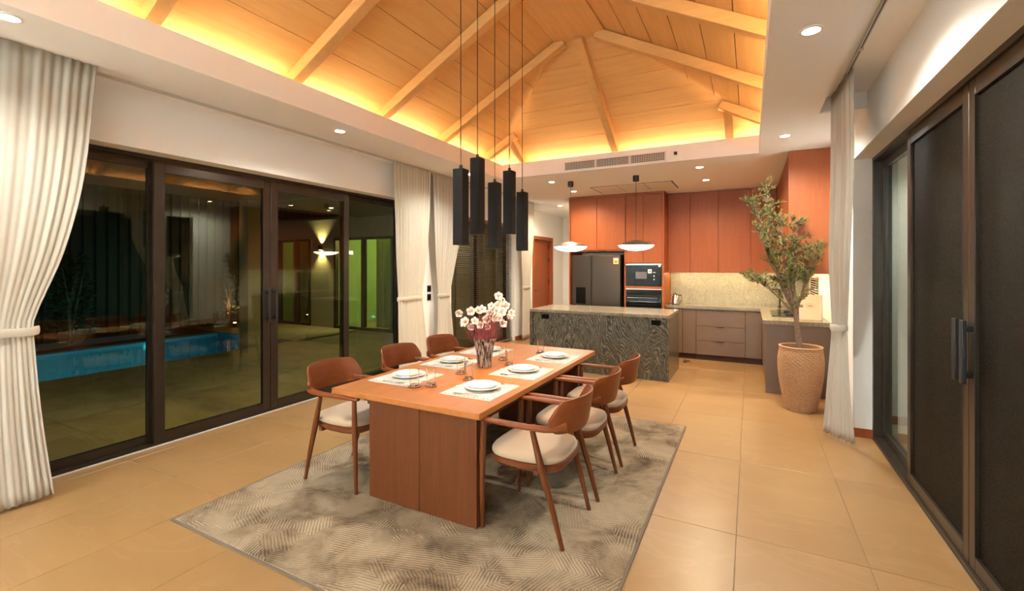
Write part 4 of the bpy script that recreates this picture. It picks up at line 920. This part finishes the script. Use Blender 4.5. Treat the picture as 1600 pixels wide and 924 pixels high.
# vase with orchids
VX, VY = -2.095, 3.475
t = thing('flower_vase', 'ribbed smoky brown glass vase standing in the middle of the table', 'vase', (VX, VY, TT))
n = 48; prof = [(.052, 0), (.058, .01), (.062, .05), (.070, .12), (.082, .19), (.098, .245), (.104, .262)]
def vring(r, z, ph=0): return [(VX+(r+.0032*math.cos(12*a_+ph))*math.cos(a_), VY+(r+.0032*math.cos(12*a_+ph))*math.sin(a_), TT+z) for a_ in [2*math.pi*k/n for k in range(n)]]
MB().rings([vring(r, z) for r, z in prof]+[vring(r-.006, z) for r, z in prof[::-1][:-1]]+[vring(.04, .012)], True, True).build('glass_body', M['vase'], t, smooth=True)
fl = thing('orchid_bouquet', 'bouquet of white orchids over dried dark-red grasses in the vase', 'flowers', (VX, VY, TT+.02))
def px2(px, py, y_off=0):               # point on the bouquet seen at this bearing
    F = 711; yaw = math.atan(372/711); a_ = (px-800)/F
    d = Vector((-math.sin(yaw)+a_*math.cos(yaw), math.cos(yaw)+a_*math.sin(yaw), (416-py)/F)); dep = 4.06+y_off
    return Vector((0, 0, 1.65))+d*dep
bl_px = [(779, 463), (786, 470), (790, 478), (777, 478), (768, 479), (784, 488), (799, 490), (797, 494), (717, 490), (736, 487), (747, 486), (753, 484), (765, 489), (772, 496), (727, 503), (742, 502), (735, 512), (750, 508), (781, 498), (786, 506), (760, 500), (776, 486), (724, 505), (763, 512)]
pet = MB()
rr = random.Random(3)
first = None
cen = Vector((VX, VY, TT+.25))
stem_mb = MB(); pts_f = []
for i, (px, py) in enumerate(bl_px):
    p = px2(px, py, rr.uniform(-.08, .08)); pts_f.append(p)
    if first is None:
        m5 = MB()
        for k in range(5):
            an = 2*math.pi*k/5+.3; L_ = .029; W_ = .0145 if k % 2 else .017
            c, s = math.cos(an), math.sin(an); ring_ = []
            for q in range(8):
                b2 = 2*math.pi*q/8; rr_ = L_*.55+L_*.5*math.cos(b2); ww = W_*math.sin(b2)*1.0
                ring_.append((rr_*c-ww*s, rr_*s+ww*c, .006*math.cos(b2)+.010*(rr_/L_)**2))
            m5.poly(ring_)
        first = m5.build('blossom', M['petal'], fl, world=False, smooth=True); fm = first.data
        so = first.modifiers.new('s', 'SOLIDIFY'); so.thickness = .0015
        cm = MB().lathe([(.002, 0), (.006, .004), (.005, .010), (.001, .013)], (0, 0, 0), 8).build('blossom_centre', M['petalc'], first, world=False, smooth=True)
        o = first
    else:
        o = bpy.data.objects.new('blossom', fm); COL.objects.link(o); o.parent = fl; so = o.modifiers.new('s', 'SOLIDIFY'); so.thickness = .0015
        c2 = bpy.data.objects.new('blossom_centre', cm.data); COL.objects.link(c2); c2.parent = o
    o.location = p-wloc(fl); d = (Vector((0, 0, 1.65))-p).normalized()+Vector((rr.uniform(-.5, .5), rr.uniform(-.5, .5), rr.uniform(-.35, .5)))
    o.rotation_euler = d.to_track_quat('Z', 'Y').to_euler(); sc0 = rr.uniform(1.0, 1.4); o.scale = (sc0,)*3
for i, p in enumerate(pts_f):
    if i % 2 == 0:
        mid = cen.lerp(p, .55)+Vector((0, 0, .03)); stem_mb.tube([cen-Vector((0, 0, .2)), cen, mid, p-Vector((0, 0, .004))], [.0025, .0025, .002, .0015], 5)
    else:
        q = pts_f[i-1]; stem_mb.tube([p, p.lerp(q, .5)-Vector((0, 0, .012)), q-Vector((0, 0, .01))], .0015, 5)
stem_mb.build('orchid_stems', M['redstem'], fl)
gm = MB()
for i in range(210):
    an = rr.uniform(0, 2*math.pi); sp = rr.uniform(.03, .20); h = rr.uniform(.05, .26)-.45*max(0, sp-.08)
    r0 = rr.uniform(0, .06); b0 = cen+Vector((math.cos(an)*r0, math.sin(an)*r0, -.05)); e = cen+Vector((math.cos(an)*sp, math.sin(an)*sp, h-.02)); m_ = b0.lerp(e, .55)+Vector((rr.uniform(-.03, .03), rr.uniform(-.03, .03), .005))
    gm.tube([b0, m_, e], [.0009, .0009, .0006], 3, False)
    for q in range(3):
        c_ = m_.lerp(e, rr.uniform(.2, 1)); d_ = Vector((rr.uniform(-1, 1), rr.uniform(-1, 1), rr.uniform(-.2, 1))).normalized()*rr.uniform(.008, .018)
        gm.tube([c_, c_+d_], [.0016, .0006], 3, False)
g_ = gm.build('dried_grass', M['redstem'], fl); g_['kind'] = 'stuff'
# ------------------------------------------------------------------ potted olive tree
PX, PY = .515, 6.18
t = thing('potted_olive_tree', 'tall olive tree with black olives in a woven basket pot before the peninsula', 'tree', (PX, PY, 0))
n = 108; mrow = 74; H_ = .725; rings = []
def prad(z):
    s = z/H_; return .150+.078*math.sin(min(1, s*1.05)*math.pi*.62)-(.012*max(0, s-.8)/.2)
for j in range(mrow+1):
    z = H_*j/mrow; ring = []
    for k in range(n):
        an = 2*math.pi*k/n; row = j//2; ph = (row % 2)*math.pi
        bump = .0045*math.cos(27*an+ph+(j % 2)*1.2)+(.003 if j % 2 else -.003)
        r = prad(z)+bump
        ring.append((PX+r*math.cos(an), PY+r*math.sin(an), z))
    rings.append(ring)
inn = [[(PX+(prad(z)-.018)*math.cos(2*math.pi*k/n), PY+(prad(z)-.018)*math.sin(2*math.pi*k/n), z) for k in range(n)] for z in (H_, .60)]
pot = MB().rings(rings+inn, True, True).build('woven_pot', M['basket'], t, smooth=True)
rb = []
for k in range(60):
    an = 2*math.pi*k/60; rb.append((PX+.213*math.cos(an), PY+.213*math.sin(an), H_+.004*math.sin(30*an)))
MB().tube(rb+[rb[0]], .010, 7, False).build('braided_rim', M['basket'], pot, smooth=True)
MB().lathe([(.0, .655), (.10, .665), (.19, .64)], (PX, PY, 0), 30, False).build('soil', M['soil'], t)
tr = random.Random(11)
def w2(px, py, dy=0):                    # bearing -> point in the tree's own vertical plane
    yy = PY-.05+dy; yaw = math.atan(372/711); a_ = (px-800)/711
    dx, dyy = -math.sin(yaw)+a_*math.cos(yaw), math.cos(yaw)+a_*math.sin(yaw); q = yy/dyy
    return Vector((dx*q, yy, 1.65+(416-py)/711*q))
fork = w2(1243, 492)
MB().tube([(PX-.01, PY, .64), (PX-.02, PY, .80), w2(1246, 515), fork, w2(1240, 478)], [.036, .030, .026, .024, .018], 10).build('trunk', M['bark'], t, smooth=True)
br = [  # main limbs as polylines
    [(1241, 488, 0), (1222, 452, .02), (1214, 420, .04), (1208, 380, .05), (1204, 340, .03), (1199, 310, 0), (1198, 292, 0)],
    [(1240, 484, 0), (1231, 440, -.04), (1224, 400, -.08), (1222, 360, -.08), (1216, 335, -.08)],
    [(1243, 480, 0), (1241, 440, .03), (1244, 395, .06), (1246, 360, .05), (1246, 345, .04)],
    [(1245, 486, 0), (1254, 455, -.03), (1262, 425, -.06), (1272, 400, -.08), (1280, 385, -.08)],
    [(1240, 490, 0), (1220, 468, -.06), (1200, 448, -.12), (1182, 440, -.14), (1172, 432, -.14)],
    [(1243, 482, 0), (1236, 450, .06), (1232, 410, .1), (1236, 380, .12)],
    [(1244, 484, 0), (1258, 445, .04), (1256, 410, .06), (1268, 385, .05)],
    [(1236, 470, 0), (1215, 430, -.1), (1200, 400, -.12), (1190, 372, -.12), (1184, 350, -.1)],
    [(1214, 420, .04), (1200, 385, .02), (1188, 345, 0), (1178, 322, 0), (1166, 318, 0)],
]
lm = MB(); tips = []
for b_ in br:
    pts = [w2(a_[0], a_[1], a_[2]) for a_ in b_]; k = len(pts)
    MB().tube(pts, [.013-(.0105*i/(k-1)) for i in range(k)], 7).build('branch', M['bark'], t, smooth=True)
    for i in range(1 if len(pts) < 6 else 2, k):
        for q in range(12):
            s = rr.random(); p = pts[i-1].lerp(pts[i], s)
            if p.z < 1.36 and q > 2: continue
            tips.append((p, i/(k-1)))
def leaf(mb, p, d, L_, W_):
    d = d.normalized(); s = d.cross(Vector((tr.uniform(-1, 1), tr.uniform(-1, 1), tr.uniform(-1, 1)))).normalized(); u = d.cross(s)
    a_ = p; b2 = p+d*L_*.5+s*W_/2+u*.002; c_ = p+d*L_; e = p+d*L_*.5-s*W_/2+u*.002; mid = p+d*L_*.5-u*.002
    n_ = len(mb.v); mb.v += [tuple(a_), tuple(b2), tuple(c_), tuple(e), tuple(mid)]; mb.f += [(n_, n_+1, n_+4), (n_+1, n_+2, n_+4), (n_+2, n_+3, n_+4), (n_+3, n_, n_+4)]
tw = MB(); olv = []
for p, s in tips:
    d = Vector((tr.uniform(-1, 1), tr.uniform(-.8, .8), tr.uniform(.1, 1.3))).normalized(); L_ = tr.uniform(.07, .17)*(1.0 if s < .95 else .7)
    e = p+d*L_; 
    if e.x > .86: e.x = .86
    e.y = min(e.y, 6.12) if e.z > 1.45 else e.y
    tw.tube([p, p.lerp(e, .5)+Vector((0, 0, -.006)), e], [.003, .0022, .0012], 4, False)
    nl = int(L_/.0085)
    for i in range(nl):
        q = p.lerp(e, (i+.5)/nl); side = Vector((tr.uniform(-1, 1), tr.uniform(-1, 1), tr.uniform(-.3, .7)))
        leaf(lm, q, d*.8+side.normalized()*.75, tr.uniform(.035, .062), tr.uniform(.009, .014))
    leaf(lm, e, d, .05, .011)
    if tr.random() < .30: olv.append(p.lerp(e, tr.random())+Vector((tr.uniform(-.015, .015), -.01, -.012)))
a1 = tw.build('twigs', M['bark'], t); a1['kind'] = 'stuff'
a2 = lm.build('foliage', M['leaf'], t); a2['kind'] = 'stuff'
om = None
for p in olv:
    if om is None:
        o = MB().lathe([(.002, -.011), (.007, -.007), (.0085, 0), (.007, .007), (.002, .011)], (0, 0, 0), 8).build('olive', M['olive'], t, smooth=True, world=False); om = o.data
    else: o = bpy.data.objects.new('olive', om); COL.objects.link(o); o.parent = t
    o.location = p-wloc(t)
# small decorative thing on the floor behind the island
t = thing('door_stopper', 'tiny reddish object on the floor beside the end of the island', 'ornament', (-.96, 8.28, 0))
MB().lathe([(.03, 0), (.034, .01), (.02, .03), (.012, .05)], (-.99, 8.28, 0), 14).build('base', M['tablez'], t, smooth=True); MB().tube([(-.99, 8.28, .03), (-.93, 8.27, .035), (-.90, 8.27, .02)], .010, 8).build('bar', M['tablez'], t, smooth=True)

# ------------------------------------------------------------------ outdoors: patio, pool, guest wing
PZ = -.12
pat = thing('patio_floor', None, None, (-8, 5, PZ)); pat['kind'] = 'structure'
PXN, PXF, PYE = -9.40, -12.7, 7.20
MB().box(PXN, -4.92, -6, 9.2, PZ-.2, PZ-.006).box(-17, PXN, PYE, 9.2, PZ-.2, PZ-.006).build('screed', M['grout'], pat)
pm = {}
for i in range(7):
    for j in range(13):
        x1 = -4.92-.67*i; x0 = x1-.67; y0 = 9.2-1.17*(j+1); y1 = y0+1.17; key = 'a'
        hx, hy = .333, .583
        if key not in pm: o = B(-hx, hx, -hy, hy, -.006, 0).build('tile', M['ptile'], pat, world=False); pm[key] = o.data
        else: o = bpy.data.objects.new('tile', pm[key]); COL.objects.link(o); o.parent = pat
        o.location = Vector(((x0+x1)/2, (y0+y1)/2, PZ))-wloc(pat)
for i in range(7):
    x1 = PXN-1.08*i; o = B(x1-1.076, x1, PYE+.003, 8.2, PZ-.006, PZ).build('tile', M['ptile'], pat); o = B(x1-1.076, x1, 8.203, 9.197, PZ-.006, PZ).build('tile', M['ptile'], pat)
pl = thing('swimming_pool', 'lit blue swimming pool beyond the left glass doors', 'pool', (-11, 2, PZ-1.3))
z0, z1 = PZ-1.3, PZ
mb = MB(); mb.box(PXF-.1, PXN, -6, PYE, z0-.1, z0).box(PXF-.1, PXF, -6, PYE, z0, z1-.036).box(PXN, PXN+.02, -6, PYE, z0, z1-.03).box(PXF, PXN, PYE-.02, PYE, z0, z1-.03).box(PXF, PXN, -6.1, -6, z0, z1-.02)
mb.build('basin', M['pooltile'], pl)
B(PXF, PXN, -6, PYE-.02, z1-.08, z1-.075).build('water', M['water'], pl)
B(PXF-.5, PXF+.02, -6, PYE, z1-.035, z1).build('coping', pbr('dark_coping', (.05, .04, .03), .7), pl)
mb = MB().lathe([(.10, 0), (.10, .02)], (0, 0, 0), 20); mb.v = [(PXF+.01+v[2], 5.62+v[0], PZ-.15+v[1]*.5) for v in mb.v]; mb.build('underwater_lamp', emis('pool_lamp', (.6, .9, 1), 12), pl)
for y in (6.3, 4.6, 2.9, 1.0, -1.5): spot('pool_glow', (-10.3, y, PZ-.7), 32, 112, .5, (.33, .75, 1), .1, (0, R(84), 0))
# boundary fence with slats, hedge shrubs
fe = thing('boundary_fence', 'tall dark timber slat fence beyond the pool', 'fence', (-14.2, 7, PZ))
B(-14.3, -14.26, 3.5, 16, PZ, 4.2).build('backing', M['dark'], fe)
fm_ = None
for k in range(52):
    y = 3.6+k*.235
    if fm_ is None: o = B(-.02, .02, -.085, .085, 0, 4.2).build('slat', M['fence'], fe, world=False); fm_ = o.data
    else: o = bpy.data.objects.new('slat', fm_); COL.objects.link(o); o.parent = fe
    o.location = Vector((-14.23+.008*(k % 3), y, PZ))-wloc(fe)
struct(B(-14.6, -14.4, -8, 3.6, PZ, 2.4).build('wall_garden', pbr('garden_wall', (.10, .10, .08), .9)))
hr = random.Random(5)
def shrub(x, y, h, r, label, nl=900):
    t = thing('garden_shrub', label, 'shrub', (x, y, PZ), group='dark shrubs behind the pool')
    mb = MB()
    for i in range(nl):
        a_ = hr.uniform(0, 2*math.pi); zz = hr.uniform(.15, 1)*h; rr2 = r*math.sqrt(hr.random())*(1-.45*(zz/h)**2)
        p = Vector((x+rr2*math.cos(a_), y+rr2*math.sin(a_), PZ+zz)); d = Vector((math.cos(a_), math.sin(a_), hr.uniform(-.3, .8))); leaf(mb, p, d+Vector((hr.uniform(-.6, .6), hr.uniform(-.6, .6), hr.uniform(-.3, .3))), hr.uniform(.08, .16), hr.uniform(.04, .07))
    f = mb.build('foliage', M['hedge'], t); f['kind'] = 'stuff'
    sm_ = MB()
    for q in range(4): sm_.tube([(x, y, PZ), (x+hr.uniform(-.2, .2)*r, y+hr.uniform(-.2, .2)*r, PZ+h*.4), (x+hr.uniform(-.6, .6)*r, y+hr.uniform(-.6, .6)*r, PZ+h*.85)], [.03, .02, .008], 6)
    sm_.build('stems', M['bark'], t)
ORD = ['first', 'second', 'third', 'fourth', 'fifth', 'sixth', 'seventh', 'eighth', 'ninth']
for i in range(9):
    y = -3.5+i*1.0
    shrub(-13.62, y, hr.uniform(1.5, 2.6), .40, ORD[i]+' dark leafy shrub behind the pool, counted from the near end')
shrub(-13.75, 8.1, 1.5, .3, 'small uplit shrub in front of the timber fence', 260)
t = thing('garden_uplight', 'small glowing garden light at the foot of the timber fence', 'lamp', (-13.4, 7.9, PZ))
MB().lathe([(.05, 0), (.05, .10), (.045, .12)], (-13.3, 8.0, PZ), 14).build('housing', M['black'], t, smooth=True); MB().lathe([(.04, .121), (.04, .125)], (-13.3, 8.0, PZ), 14).build('lens', emis('uplight_lens', (1, .6, .3), 25), t)
spot('uplight_lamp', (-13.3, 8.0, PZ+.14), 26, 70, .6, (1, .62, .34), .03, (math.pi, R(-25), 0))
# patio column and canopy
struct(B(-9.27, -8.98, 5.67, 5.93, PZ, 3.0).build('column', M['render']))
struct(B(-9.6, -4.92, -6, 9.2, 3.0, 3.2).build('patio_ceiling', pbr('canopy_timber', (.06, .045, .03), .7)))
# guest wing
wy_ = 9.2
mb = MB(); segs = [(-17, -13.85, PZ, 3.0), (-13.85, -11.55, 2.45, 3.0), (-11.55, -10.57, PZ, 3.0), (-10.57, -8.34, 2.45, 3.0), (-8.34, -4.92, PZ, 3.0)]
for a_, b_, z0, z1 in segs: mb.box(a_, b_, wy_, wy_+.2, z0, z1)
struct(mb.build('wall_guest_wing', M['render']))
mb = MB(); mb.box(-13.9, -4.95, 13, 13.1, PZ, 3).box(-14, -13.9, wy_+.2, 13.1, PZ, 3).box(-5.0, -4.93, wy_+.2, 13, PZ, 3).box(-11.1, -11.0, wy_+.2, 13, PZ, 3)
struct(mb.build('wall_guest_room', M['green'])); struct(B(-14, -4.93, wy_+.2, 13.1, PZ-.1, PZ).build('guest_room_floor', M['ptile'])); struct(B(-14, -4.93, wy_+.2, 13.1, 3.0, 3.1).build('guest_room_ceiling', M['green']))
def wing_door(name, x0, x1, muls):
    d = thing(name, None, None, ((x0+x1)/2, wy_+.05, PZ)); d['kind'] = 'structure'
    mb = MB(); s = .07
    mb.box(x0, x0+s, wy_-.02, wy_+.1, PZ, 2.45).box(x1-s, x1, wy_-.02, wy_+.1, PZ, 2.45).box(x0, x1, wy_-.02, wy_+.1, 2.38, 2.45).box(x0, x1, wy_-.02, wy_+.1, PZ, PZ+.08)
    for m_ in muls: mb.box(m_-.06, m_+.06, wy_-.01, wy_+.09, PZ, 2.45)
    mb.build('door_frame', M['frame'], d); e = [x0+s]+muls+[x1-s]
    for a_, b_ in zip(e[:-1], e[1:]): B(a_, b_, wy_+.03, wy_+.036, PZ+.07, 2.39).build('glass_pane', M['glassc'], d)
wing_door('door_4', -13.85, -11.57, [-13.0, -12.2]); wing_door('door_5', -10.57, -8.36, [-9.45])
curtain('guest_curtain', 'pale green curtain inside the right guest wing door', [(2.7, (-9.35, 9.62), (-8.35, 9.62), .03), (-.08, (-9.35, 9.62), (-8.35, 9.62), .04)], 7, cloth('green_curtain', (.38, .44, .25), .4))
curtain('guest_curtain', 'dim curtain inside the left guest wing door', [(2.7, (-12.9, 9.62), (-11.7, 9.62), .03), (-.08, (-12.9, 9.62), (-11.7, 9.62), .04)], 9, bpy.data.materials['green_curtain'])
point('guest_room_lamp', (-8.8, 11.2, 2.4), 34, (.85, 1, .66), .15); point('guest_room_lamp', (-12.6, 11.4, 2.4), 5, (.9, 1, .7), .15)
spot('guest_door_lamp', (-8.8, 10.3, 2.85), 24, 120, .5, (.8, 1, .55), .05, (R(-35), 0, 0))
# sconce
t = thing('wall_sconce', 'small up-and-down wall sconce on the guest wing between its doors', 'wall lamp', (-11.07, wy_, 2.12))
B(-11.12, -11.02, wy_-.10, wy_-.02, 2.12, 2.26).build('body', M['frame'], t, bevel=.005); B(-11.10, -11.04, wy_-.02, wy_, 2.15, 2.23).build('wall_plate', M['frame'], t)
B(-11.10, -11.04, wy_-.09, wy_-.03, 2.1185, 2.1195).build('lower_lens', emis('sconce_lens', (1, .9, .6), 20), t)
for s, z in ((0, 2.11), (math.pi, 2.27)):
    spot('sconce_lamp', (-11.07, wy_-.06, z), 26, 95, .8, (1, .88, .55), .02, (s, 0, 0))
for x, y, l in ((-6.6, 2.2, 'nearest'), (-6.6, 5.2, 'middle'), (-8.6, 7.4, 'farthest')):  # unseen downlights added to brighten the patio paving
    downlight(x, y, 3.0, l+' of the three downlights added under the canopy to light the patio', 14, 150)
struct(B(1.182, 3.4, 6.5, 6.7, PZ, 2.95).build('wall_side_wing', M['wall'])); struct(B(1.182, 3.4, 3.2, 6.7, 2.951, 3.1).build('side_eave', M['ceil']))
struct(B(1.182, 3.4, 6.484, 6.499, PZ, PZ+.09).build('baseboard_side', M['door']))
downlight(2.0, 5.9, 2.95, 'added fill downlight under the eave outside the right sliding doors', 26, 150)  # added lamp that brightens the outside wall behind the clear pane
# ground to the right of the house
struct(B(1.2, 8, -6, 12, -.3, PZ).build('ground_side_path', M['ptile'])); struct(B(4.2, 4.4, -6, 12, PZ, 2.2).build('wall_side_garden', bpy.data.materials['garden_wall']))
for k in list(protos.values()):
    pass
